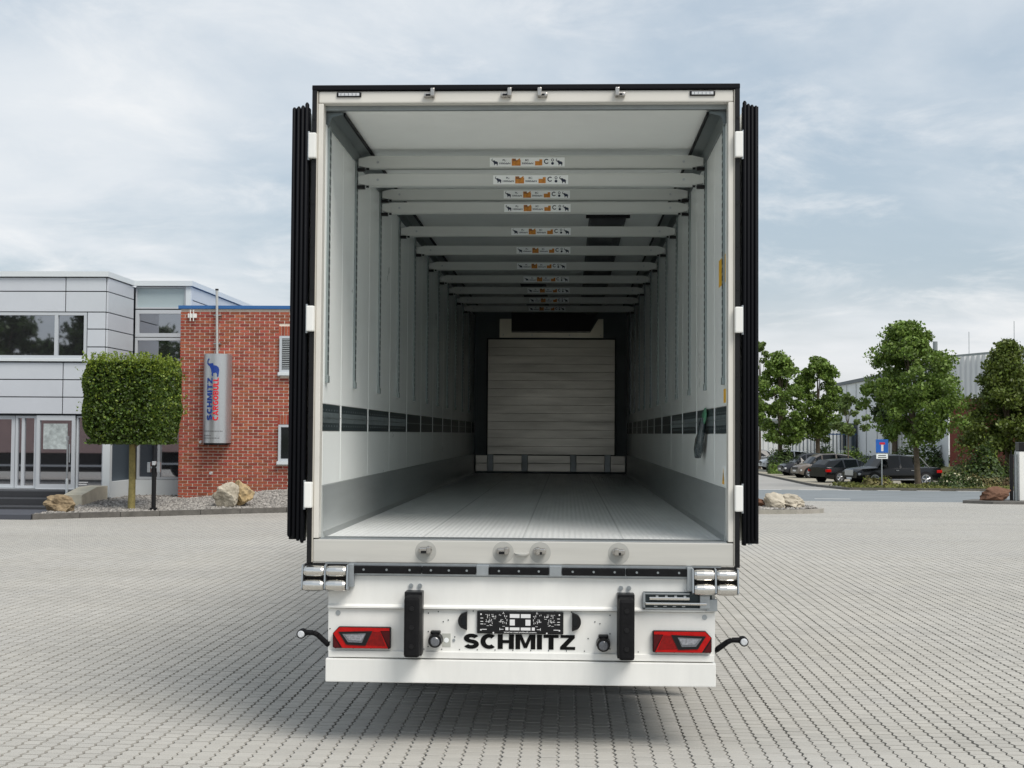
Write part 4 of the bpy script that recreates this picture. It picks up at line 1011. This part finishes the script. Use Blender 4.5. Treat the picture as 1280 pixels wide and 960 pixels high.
# post lamp in the bed
PL = empty('path_light', (-8.95, 21.25, .12), label='black bollard light with small silver heads in the gravel bed', cat='lamp')
for nm, m_, mb in (('post', blackp, MB().cyl((0, 0, -.05), (0, 0, 1.02), .05, 14)), ('base_plate', blackp, MB().cyl((0, 0, -.02), (0, 0, .05), .085, 14)), ('lamp_head', steel, MB().box(-.145, -.075, -.06, .04, .84, 1.07, .012)), ('lamp_head', steel, MB().box(.075, .145, -.06, .04, .84, 1.07, .012)), ('bracket', steel, MB().box(-.075, .075, -.02, .02, .93, .97)), ('top_cap', clearB, MB().box(-.038, .038, -.05, .04, 1.0, 1.09, .008))):
    o = mb.build(nm, m_); o.parent = PL
HP = empty('handrail_post', (-11.5, 22.75, .3), label='thin silver post standing on the entrance steps beside the brown boulder', cat='post')
o = MB().cyl((0, 0, -.15), (0, 0, 1.35), .022, 10).build('post', steel); o.parent = HP
o = MB().box(-.03, .03, -.03, .03, 1.35, 1.45, .008).build('post_head', steel); o.parent = HP
o = MB().cyl((0, 0, -.15), (0, 0, .45), .032, 10).build('sleeve', fascia); o.parent = HP

# ------------------------------------------------------------------ island right of the trailer
isl = []
for i in range(26):
    a_ = 2*math.pi*i/26; isl.append((5.1+2.25*math.cos(a_)*(1 if math.cos(a_) > 0 else .9), 28.9+1.7*math.sin(a_)))
IS = empty('planting_island', (5.1, 28.9, g(5.1, 28.9)), label='kerbed gravel island with pale rocks beside the trailer', cat='planting bed'); 
kk = MB(); gi = lambda x, y: g(x, y)
for i in range(26):
    p, q = isl[i], isl[(i+1) % 26]; c = (5.1, 28.9)
    pi_, qi_ = [tuple(c[k]+(v[k]-c[k])*.93 for k in (0, 1)) for v in (p, q)]
    m_ = MB(); P_ = [p, q, qi_, pi_]; P_ = [(c[0]+(v[0]-c[0]), v[1]) for v in P_]
    vs = [(v[0], v[1], gi(*v)-.05) for v in P_]+[(v[0], v[1], gi(*v)+.11) for v in P_]
    m_.add(vs, [(0, 3, 2, 1), (4, 5, 6, 7), (0, 1, 5, 4), (1, 2, 6, 5), (2, 3, 7, 6), (3, 0, 4, 7)]).build('kerb_stone', mat('pale_kerb', (.33, .31, .27), .9, var=.2, scale=5, isl=.08), IS)
m_ = MB(); c = (5.1, 28.9); vs = [(c[0], c[1], g(*c)+.2)]+[(c[0]+(v[0]-c[0])*.93, c[1]+(v[1]-c[1])*.93, gi(*v)+.09) for v in isl]
m_.add(vs, [(0, i+1, (i+1) % 26+1) for i in range(26)], True).build('soil', earth, IS)
def fisl(r):
    a_, k = r.rand()*6.28, math.sqrt(r.rand())*.9; x, y = 5.1+2.2*math.cos(a_)*k, 28.9+1.7*math.sin(a_)*k; return (x-5.1, y-28.9, .2-.08*k+.01)
gravel(2200, fisl, .03, .06, IS, 6)
for i, (x, y, sx, sz, sd, lb_) in enumerate(((5.35, 28.4, .7, .33, 31, 'dark split stone at the left of the rocks on the kerbed island'), (5.85, 28.1, .75, .42, 32, 'pale pointed stone in the middle of the kerbed island'), (6.35, 28.3, .8, .36, 33, 'pale flat stone at the right of the rocks on the kerbed island'))):
    rock('boulder', lb_, (x, y, g(x, y)+.14), sx, .5, sz, rockR if i == 0 else mat('pale_rock', (.50, .45, .36), .9, var=.45, scale=3, bump=.8, bscale=9), sd, .15)

# ------------------------------------------------------------------ right background
GI = MB(); 
pts = [(13.8, 37.9), (14.6, 37.2), (20, 37.0), (20, 38.8), (14.4, 38.8)]
gz = g(15, 38)
GI.prism(pts, 'z', gz-.05, gz+.10).build('gate_island', mat('dark_slab', (.13, .125, .115), .9, var=.3, scale=3), kind='structure')
GPo = empty('gate_cabinet', (15.84, 38.1, gz+.1), label='white gate cabinet with dark top box at the right edge', cat='cabinet')
for nm, m_, mb in (('cabinet', white, MB().box(-.12, .6, -.2, .3, 0, 1.68, .02)), ('top_box', blackp, MB().box(-.13, .5, -.22, .2, 1.69, 2.0, .02)), ('warning_lamp', mat('amber', (.7, .3, .01), .3), MB().box(.05, .18, -.24, -.221, 1.78, 1.9, .01)), ('fittings', hallD, MB().box(.12, .17, -.205, -.2, 1.1, 1.2).box(.12, .17, -.205, -.2, .6, .7))):
    o = mb.build(nm, m_); o.parent = GPo
for i, (dx, m_) in enumerate(((-.34, blackp), (-.2, aluD))):
    GQ = empty('gate_post', (15.84+dx, 38.05, gz+.1), label=('black round gate post left of the silver one, beside the white cabinet', 'silver round gate post touching the white cabinet')[i], cat='post')
    o = MB().cyl((0, 0, 0), (0, 0, 1.58), .06, 12).build('post', m_); o.parent = GQ
    o = MB().cyl((0, 0, 1.58), (0, 0, 1.72), .02, 8).build('post_tip', m_); o.parent = GQ
rock('boulder', 'rust brown slab of rock leaning on the gate island', (14.9, 37.9, gz+.08), .95, .4, .5, rockR, 41, -.12)
# street sign
x, y = 16.75, 62.0; z = g(x, y)
SS = empty('street_sign', (x, y, z), label='blue square dead-end sign on a grey pole in front of the pickup', cat='road sign')
for nm, m_, mb in (('pole', steel, MB().cyl((0, 0, 0), (0, 0, 2.6), .035, 10)), ('sign_plate', signB, MB().box(-.32, .32, -.06, -.04, 1.86, 2.56, .02)), ('stem_symbol', printW, MB().box(-.05, .07, -.064, -.06, 1.94, 2.28)), ('bar_symbol', redP, MB().box(-.13, .15, -.066, -.0605, 2.29, 2.40)), ('extra_plate', paper, MB().box(-.3, .3, -.06, -.04, 1.54, 1.80, .01)), ('extra_print', printB, MB().box(-.2, .2, -.062, -.06, 1.70, 1.74).box(-.22, .22, -.062, -.06, 1.60, 1.64))):
    o = mb.build(nm, m_); o.parent = SS
# verge and bank
def verge_h(x, y): 
    return g(x, y)+.06+.05*math.sin(x*1.3)*math.sin(y*.9)+1.15*sm((y-66)/16)*sm((x-23.5)/4)
sheet('verge', rng(14.9, 48, 1.1), rng(58.4, 84, 1.6), 0.02, grassM, hf=verge_h, skip=lambda x, y: (x < 23.5 and y > 65.5))
gp = []; r = np.random.RandomState(9)
for i in range(9000):
    x = r.uniform(14.9, 34); y = r.uniform(58.4, 65.5) if x < 23.5 else r.uniform(58.5, 80)
    k = .5+.5*math.sin(x*1.1+1)*math.cos(y*1.7)
    for q in range(1 if k < .5 else 2): gp.append((x+r.normal(0, .1), y+r.normal(0, .1), verge_h(x, y)+r.uniform(.0, .05+.14*k)))
o = leaf_obj('verge_grass', [(leaves(np.array(gp), .13, 9, 0), leafG)], None, kind='stuff')
def gnd(x, y): return g(x, y)
grp = 'street trees beyond the road'
tree('maple_tree', 'tallest bushy green tree, its trunk in front of the black pickup', (19.05, 63.6, gnd(19.1, 63.6)), 8.8, 6.2, 2.45, leafA, 5, n=30000, ls=.17, trunk=.18, clumps=170, group=grp, lean=-.6)
tree('maple_tree', 'round green tree left of the pair, half behind the open trailer door', (16.9, 96, gnd(18, 98)), 9.2, 5.6, 2.2, leafA, 15, n=16000, ls=.22, trunk=.22, clumps=110, group=grp)
tree('maple_tree', 'round green tree above the bronze hatchback', (20.2, 98, gnd(20, 98)), 9.0, 5.6, 2.4, leafA, 16, n=16000, ls=.22, trunk=.22, clumps=110, group=grp)
tree('ash_tree', 'sparse light green tree top at the edge of the trailer door', (16.5, 104, gnd(16, 104)), 11.0, 3.0, 3, mat('pale_leaf', (.13, .19, .05), .6, isl=.4, trans=.3), 17, n=2600, ls=.26, trunk=.12, clumps=40, group=grp)
tree('maple_tree', 'dark leafy tree partly hidden behind the tallest one', (26.0, 97, gnd(26, 97)), 8.2, 4.6, 3.2, leafD, 18, n=6000, ls=.3, trunk=.26, clumps=60, group=grp)
tree('young_tree', 'small loose yellow-green tree left of the tallest tree', (18.8, 80, gnd(18, 80)), 5.6, 3.2, 2.8, MC['pale_leaf'], 19, n=1800, ls=.22, trunk=.05, clumps=26, group=grp)
tree('hornbeam_tree', 'egg-shaped dark hornbeam in front of the brick hall wall', (26.0, 70.5, gnd(25, 70)+.1), 8.2, 6.0, 1.7, leafH, 23, n=38000, ls=.18, trunk=.17, shape='oval', clumps=170, group=grp, lean=.1)
bush('shrub', 'dark green bush left of the parked cars, in front of the white car', (16.9, 95, -.96), 2.5, 1.9, 1.6, leafD, 31, n=1600, ls=.2)
bush('shrub', 'dark bush behind the roof of the bronze hatchback', (20.9, 100, -.96), 4.2, 2.0, 1.8, leafD, 32, n=1600, ls=.22)
bush('shrub', 'low green bush at the left end of the car park kerb', (15.7, 90, -.96), 1.6, .8, 1.2, leafA, 36, n=500, ls=.16)
bush('hedge', 'long green hedge behind the roof of the pickup', (24.6, 84, -.96), 9.5, 2.25, 2.2, leafD, 33, n=5200, ls=.2, cat='hedge')
bush('hedge', 'low hedge behind the black estate car', (20.3, 88, -.96), 5, 1.75, 1.6, leafA, 38, n=2500, ls=.2, cat='hedge')
bush('flowering_shrub', 'low shrub dotted with pale blossom at the right end of the pickup', (20.0, 60.2, gnd(19, 60)), 2.7, .78, 1.4, leafD, 34, n=2600, ls=.12, extra=flower)
bush('shrub', 'low yellowish shrub right of the blossoming one', (21.6, 61.5, gnd(21, 61)), 3.2, .75, 1.2, mat('dry_leaf', (.16, .14, .05), .7, isl=.4), 35, n=1500, ls=.12)
bush('shrub', 'brownish low shrub beside the rust brown rock', (23.5, 60.5, gnd(22, 61)), 2.4, .7, 1.2, mat('brown_leaf', (.12, .08, .04), .7, isl=.4), 37, n=1300, ls=.12)
bush('shrub', 'large dark shrub under the hornbeam', (23.6, 67, gnd(23, 67)+.15), 3.4, 2.1, 2.2, leafD, 39, n=3600, ls=.17, extra=leafY)
bush('shrub', 'dark shrub at the foot of the hornbeam trunk', (26.6, 67.5, gnd(26, 67)+.2), 2.4, 1.2, 1.6, leafA, 40, n=1500, ls=.17)
bush('weeds', 'dry yellow weeds in front of the pickup wheel', (16.6, 62.6, gnd(17, 63)), 2.0, .6, 1.3, MC['dry_leaf'], 42, n=1500, ls=.14, cat='weeds', extra=leafY)
# halls
def corr(x0, y0, x1, y1, z0a, z1a, z1b, pitch, depth, name, m, parent, z0b=None):
    z0b = z0a if z0b is None else z0b
    d = Vector((x1-x0, y1-y0)); Ln = d.length; d.normalize(); nr_ = Vector((d.y, -d.x)); n = int(Ln/pitch); vs = []
    for i in range(n+1):
        for k, off in enumerate((0, depth, depth, 0)):
            t = min(Ln, i*pitch+(0, .12, .55, .67)[k]*pitch); p = Vector((x0, y0))+d*t+nr_*off; f = t/Ln; vs += [(p.x, p.y, z0a+(z0b-z0a)*f), (p.x, p.y, z1a+(z1b-z1a)*f)]
    m_ = MB(); m_.add(vs, [(2*i, 2*i+2, 2*i+3, 2*i+1) for i in range(len(vs)//2-1)]); return m_.build(name, m, parent)
HZ = -.96
H1 = empty('industrial_hall', (27, 100, HZ), label='long pale grey industrial hall with brick and ribbed white front at the right', cat='building')
m_ = MB(); A_, B_ = (26.7, 122), (25.9, 82)
m_.add([(A_[0], A_[1], HZ), (B_[0], B_[1], HZ), (B_[0], B_[1], 6.7), (A_[0], A_[1], 6.7)], [(0, 1, 2, 3)]).add([(A_[0], A_[1], HZ), (60, 124, HZ), (60, 124, 6.7), (A_[0], A_[1], 6.7)], [(0, 1, 2, 3)])
m_.build('side_wall', hallW, H1)
for i in range(8):   # wall panel joints on the side wall
    f = (i+1)/9; x = A_[0]+(B_[0]-A_[0])*f-.03; y = A_[1]+(B_[1]-A_[1])*f; MB().box(x-.02, x, y-.05, y+.05, HZ, 6.6).build('wall_joint', aluD, H1)
MB().add([(A_[0]-.15, A_[1], 6.7), (B_[0]-.15, B_[1]-.1, 6.7), (B_[0]-.15, B_[1]-.1, 7.0), (A_[0]-.15, A_[1], 7.0), (A_[0]+.2, A_[1], 6.7), (B_[0]+.2, B_[1], 6.7), (B_[0]+.2, B_[1], 7.0), (A_[0]+.2, A_[1], 7.0)], [(0, 1, 2, 3), (3, 2, 6, 7), (0, 1, 5, 4), (4, 5, 6, 7)]).build('roof_edge', hallD, H1)
MB().add([(26.55, 119, HZ+.9), (25.85, 83, HZ+.9), (25.85, 83, HZ+1.1), (26.55, 119, HZ+1.1)], [(0, 1, 2, 3)]).build('wall_band', hallD, H1)
MB().box(26.0, 26.3, 112.5, 115, HZ, 3.0).build('gate_opening', hallD, H1)
MB().box(26.3, 26.55, 118, 119.5, .5, 2.8).build('window', glassD, H1)
# front with brick below and ribbed white above
C0, C1 = (25.95, 81.9), (31.5, 66.0)
MB().add([(C0[0], C0[1], HZ-.3), (C1[0], C1[1], HZ-.3), (C1[0], C1[1], 4.35), (C0[0], C0[1], 4.35)], [(0, 1, 2, 3)]).build('brick_wall', hallB, H1)
corr(C0[0]-.1, C0[1], C1[0]-.1, C1[1], 4.35, 7.15, 7.15, .55, .12, 'ribbed_cladding', mat('ribbed_white', (.72, .73, .74), .45), H1)
m_ = MB(); m_.add([(C0[0]-.2, C0[1]-.05, 7.15), (C1[0]-.2, C1[1]-.05, 7.15), (C1[0]-.2, C1[1]-.05, 7.3), (C0[0]-.2, C0[1]-.05, 7.3)], [(0, 1, 2, 3)]).build('roof_trim', aluD, H1)
dd = (Vector(C1)-Vector(C0)).normalized()
def onf(t, off): p = Vector(C0)+dd*t+Vector((dd.y, -dd.x))*off; return p
for t0, t1, z0, z1 in ((7.2, 10.2, .2, 1.9),):
    a_, b_ = onf(t0, .06), onf(t1, .06); o = MB().add([(a_.x, a_.y, z0), (b_.x, b_.y, z0), (b_.x, b_.y, z1), (a_.x, a_.y, z1)], [(0, 1, 2, 3)]).build('window', fascia, H1)
    a_, b_ = onf(t0+.15, .09), onf(t1-.15, .09); MB().add([(a_.x, a_.y, z0+.15), (b_.x, b_.y, z0+.15), (b_.x, b_.y, z1-.15), (a_.x, a_.y, z1-.15)], [(0, 1, 2, 3)]).build('pane', glassM, o)
MB().cyl((25.6, 84, 5.5), (25.6, 84, 8.4), .16, 10).build('vent_stack', aluD, H1)
MB().cyl((29.3, 79, 6.8), (29.3, 79, 9.4), .02, 6).cyl((27.6, 83, 6.8), (27.6, 83, 9.0), .02, 6).build('lightning_rod', steel, H1)
H2 = empty('low_hall', (22, 126, HZ), label='low white corrugated hall behind the round trees', cat='building')
corr(8, 126, 31, 126, HZ, 3.3, 3.3, .5, .1, 'corrugated_wall', mat('hall_pale', (.60, .62, .63), .5), H2)
MB().box(8, 31, 125.6, 140, 3.3, 3.5).build('roof', aluD, H2)
MB().box(8, 31, 126.2, 140, HZ, 3.28).build('wall_core', hallW, H2)
FN = empty('bar_fence', (21, 112, HZ), label='blue grey bar fence in front of the low white hall', cat='fence')
for i in range(19): MB().box(20.2+i*.33, 20.28+i*.33, 112, 112.08, HZ, 2.1).build('fence_bar', hallD, FN)
MB().box(20.1, 26.3, 111.95, 112.0, 1.95, 2.05).box(20.1, 26.3, 111.95, 112.0, HZ+.3, HZ+.9).build('fence_rail', mat('blue_rail', (.03, .08, .2), .5), FN)

# ------------------------------------------------------------------ cars
def car(name, label, cat, x, y, head, L_, W_, st, wheels, paint, wr=.32, lights=None, extra=None, z=-.955, group='cars parked across the road'):
    c = empty(name, (x, y, z), R(head), label, cat, group); hw_ = W_/2
    body, glass = MB(), MB(); rings = []
    for (sx, zl, zbelt, zr, wl_, wrf) in st:
        wl_ *= hw_; wb_ = wl_*.97; wrf *= hw_; mid = zl+(zbelt-zl)*.45
        rings.append([(sx, wl_*.93, zl), (sx, wl_, zl+.12), (sx, wl_, mid), (sx, wb_, zbelt-.03), (sx, wb_-.02, zbelt), (sx, wrf, max(zr-.06, zbelt+.003)), (sx, wrf*.82, max(zr-.01, zbelt+.006)), (sx, 0, zr+.015)])
    for i in range(len(rings)-1):
        a_, b_ = rings[i], rings[i+1]; ca, cb_ = st[i][3]-st[i][2] > .2, st[i+1][3]-st[i+1][2] > .2
        for s in (1, -1):
            for k in range(7):
                q = [a_[k], b_[k], b_[k+1], a_[k+1]]; q = [(p[0], p[1]*s, p[2]) for p in q]
                wide_ = abs(st[i+1][0]-st[i][0]) > .14
                tgt = body
                if ca and cb_ and k == 4 and wide_: tgt = glass
                if (ca != cb_) and k >= 4: tgt = glass
                tgt.add(q, [(0, 1, 2, 3)], tgt is body)
    for rg in (rings[0], rings[-1]): body.add(rg+[(p[0], -p[1], p[2]) for p in rg[::-1]], [tuple(range(16))])
    bm = bmesh.new()
    for mb in (body, glass):
        pass
    bm.free()
    def weld(mb, nm, m_):
        me = mb.mesh(nm); b = bmesh.new(); b.from_mesh(me); bmesh.ops.remove_doubles(b, verts=b.verts, dist=.001); bmesh.ops.recalc_face_normals(b, faces=b.faces); b.to_mesh(me); b.free(); return link(nm, me, c, m_)
    weld(body, 'body', paint); weld(glass, 'window', glassD)
    for wx in wheels:
        for s in (1, -1):
            MB_ = MB().cyl((wx, s*(hw_-.12), wr), (wx, s*(hw_+.006), wr), wr+.06, 22); o = link('wheel_arch', MB_.mesh('wheel_arch'), c, blackp)
            wl_ = link('wheel', MB().cyl((wx, s*(hw_-.18), wr), (wx, s*(hw_+.02), wr), wr, 22).mesh('wheel'), c, tyre)
            rm = MB(); rm.cyl((wx, s*(hw_+.018), wr), (wx, s*(hw_+.022), wr), wr*.68, 20)
            link('rim', rm.mesh('rim'), wl_, hallD); sp_ = MB()
            for k in range(5):
                a_ = k*2*math.pi/5+.3
                p, q = Vector((wx, s*(hw_+.026), wr)), Vector((wx+wr*.66*math.cos(a_), s*(hw_+.026), wr+wr*.66*math.sin(a_))); sp_.cyl(p, q, wr*.13, 6, wr*.17)
            sp_.cyl((wx, s*(hw_+.016), wr), (wx, s*(hw_+.034), wr), wr*.2, 12)
            for k in range(20):
                a0, a1 = k*2*math.pi/20, (k+1)*2*math.pi/20
                sp_.add([(wx+wr*f_*math.cos(t), s*(hw_+.027), wr+wr*f_*math.sin(t)) for f_, t in ((.62, a0), (.62, a1), (.74, a1), (.74, a0))], [(0, 1, 2, 3)])
            link('spoke', sp_.mesh('spoke'), wl_, rimM)
    hx = L_/2
    for s in (1, -1):
        link('headlight', MB().box(hx-.36, hx-.09, s*hw_*.60, s*(hw_-.07), st[-1][2]-.17, st[-1][2]-.04, .04).mesh('headlight'), c, clearB)
        link('tail_light', MB().box(-hx+.0, -hx+.34, s*hw_*.66, s*(hw_+.004), st[0][2]-.24, st[0][2]-.08, .02).mesh('tail_light'), c, redL)
        i_ = max(range(len(st)), key=lambda i: st[i][3] > 1.2 and st[i][0]); mx_ = st[i_][0]
        link('mirror', MB().box(mx_+.12, mx_+.28, s*(hw_+.0), s*(hw_+.17), st[i_][2]+.02, st[i_][2]+.2, .03).mesh('mirror'), c, paint)
        link('handle', MB().box(.1, .28, s*(hw_-.01), s*(hw_+.02), st[i_][2]-.14, st[i_][2]-.10).box(-.85, -.67, s*(hw_-.01), s*(hw_+.02), st[i_][2]-.14, st[i_][2]-.10).mesh('handle'), c, rimM)
    link('number_plate', MB().box(hx-.0, hx+.02, -.26, .26, .42, .53).mesh('number_plate'), c, printW)
    link('grille', MB().box(hx-.03, hx+.012, -hw_*.55, hw_*.55, .55, .72, .01).mesh('grille'), c, blackp)
    return c
def paint(nm, c): return mat(nm, c, .2, 0, spec=.45)
hb = [(-2.0, .35, .95, .97, .86, .80), (-1.92, .25, .98, 1.35, .95, .70), (-1.6, .22, .95, 1.50, 1, .72), (-.7, .2, .92, 1.58, 1, .74), (-.6, .2, .92, 1.58, 1, .74), (.3, .2, .90, 1.55, 1, .73), (.4, .2, .90, 1.53, 1, .73), (.75, .2, .90, 1.36, 1, .72), (1.2, .2, .90, .93, 1, .85), (1.75, .22, .80, .84, .96, .8), (2.0, .3, .62, .65, .82, .7)]
est = [(-2.35, .35, .88, .90, .86, .78), (-2.25, .25, .92, 1.08, .93, .74), (-1.85, .2, .92, 1.36, .99, .70), (-1.0, .2, .90, 1.43, 1, .72), (-.9, .2, .90, 1.43, 1, .72), (.05, .2, .89, 1.44, 1, .72), (.15, .2, .89, 1.43, 1, .72), (.5, .2, .88, 1.33, 1, .71), (1.15, .2, .88, .92, 1, .86), (2.0, .22, .76, .79, .95, .8), (2.35, .3, .58, .6, .8, .7)]
CG = car
car('parked_car', 'grey roofed car at the far left, behind the white car', 'car', 16.5, 112, 186, 4.1, 1.75, hb, (-1.25, 1.28), paint('grey_paint', (.12, .13, .14)))
car('parked_car', 'white hatchback beside the trailer door, behind the dark bush', 'car', 18.1, 101.5, 188, 4.2, 1.75, hb, (-1.25, 1.28), paint('white_car', (.62, .64, .66)))
car('parked_car', 'dark hatchback whose nose shows left of the bronze one', 'car', 17.35, 86.5, 188, 4.1, 1.75, hb, (-1.25, 1.28), paint('dark_car', (.03, .032, .04)))
car('parked_car', 'bronze grey hatchback with silver wheels between two dark cars', 'car', 17.45, 81.6, 192, 4.0, 1.78, [(a_, b_, c_, d_*1.03, e_, f_) for a_, b_, c_, d_, e_, f_ in hb], (-1.25, 1.28), paint('bronze_car', (.16, .135, .115)), wr=.34)
car('parked_car', 'black estate car facing away to the right, silver five-spoke wheels', 'car', 17.5, 73.8, 27, 4.7, 1.82, est, (-1.38, 1.42), paint('black_car', (.004, .0045, .006)), wr=.33)
pk = [(-2.65, .45, 1.02, 1.04, .93, .88), (-2.5, .40, 1.06, 1.08, 1, .9), (-1.05, .38, 1.06, 1.08, 1, .9), (-.98, .36, 1.06, 1.50, 1, .76), (-.85, .35, 1.06, 1.72, 1, .76), (-.1, .35, 1.05, 1.79, 1, .77), (0, .35, 1.05, 1.79, 1, .77), (.72, .35, 1.04, 1.77, 1, .76), (.82, .35, 1.04, 1.74, 1, .76), (1.35, .36, 1.05, 1.14, 1, .86), (2.3, .42, 1.0, 1.04, .97, .85), (2.65, .5, .82, .85, .86, .74)]
P = car('pickup_truck', 'black double-cab pickup with silver roll bar behind the street sign', 'pickup', 18.5, 67.2, 198, 5.3, 1.86, pk, (-1.6, 1.6), MC['black_car'], wr=.40)
link('roll_bar', MB().tube([(-1.9, .8, 1.06), (-1.35, .78, 1.62), (-1.25, .5, 1.72), (-1.25, -.5, 1.72), (-1.35, -.78, 1.62), (-1.9, -.8, 1.06)], .035, 8).mesh('roll_bar'), P, rimM)
link('side_step', MB().box(-1.0, 1.0, .9, 1.0, .38, .44, .01).box(-1.0, 1.0, -1.0, -.9, .38, .44, .01).mesh('side_step'), P, rimM)
link('grille_bar', MB().box(2.62, 2.68, -.45, .45, .62, .95, .02).mesh('grille_bar'), P, rimM)

# ------------------------------------------------------------------ what stands behind the photographer and mirrors in the office glass
TB = empty('curtain_trailer', (-20, 7.0, 0), 0, 'salmon curtain-sided trailer mirrored in the entrance glass', 'trailer')
for nm, m_, mb in (('curtain', curt, MB().box(-7, 7, -1.25, 1.25, 1.05, 3.95, .02)), ('chassis', blackp, MB().box(-6.8, 6.8, -.9, .9, .35, 1.04)), ('side_guard', printW, MB().box(-6, 6, 1.2, 1.26, .55, .62)), ('wheel', tyre, MB().cyl((-5, -1.2, .5), (-5, 1.2, .5), .5, 20)), ('wheel', tyre, MB().cyl((-3.7, -1.2, .5), (-3.7, 1.2, .5), .5, 20)), ('wheel', tyre, MB().cyl((5, -1.2, .5), (5, 1.2, .5), .5, 20))):
    o = mb.build(nm, m_); o.parent = TB
t0 = tree('roadside_tree', 'left one of the trees mirrored in the upper office window', (-43, -42, 0), 12.5, 11, 1.5, leafD, 77, n=9000, ls=.5, trunk=.25, clumps=130, group='trees mirrored in the office windows')
t1 = copy_tree(t0); t1.location = (-35, -44, 0); t1.rotation_euler.z = 1.3; t1['label'] = 'middle one of the trees mirrored in the upper office window'
t2 = copy_tree(t0); t2.location = (-26.5, -41, -1.6); t2.rotation_euler.z = 2.9; t2['label'] = 'right and lowest one of the trees mirrored in the upper office window'
bpy.context.view_layer.update()
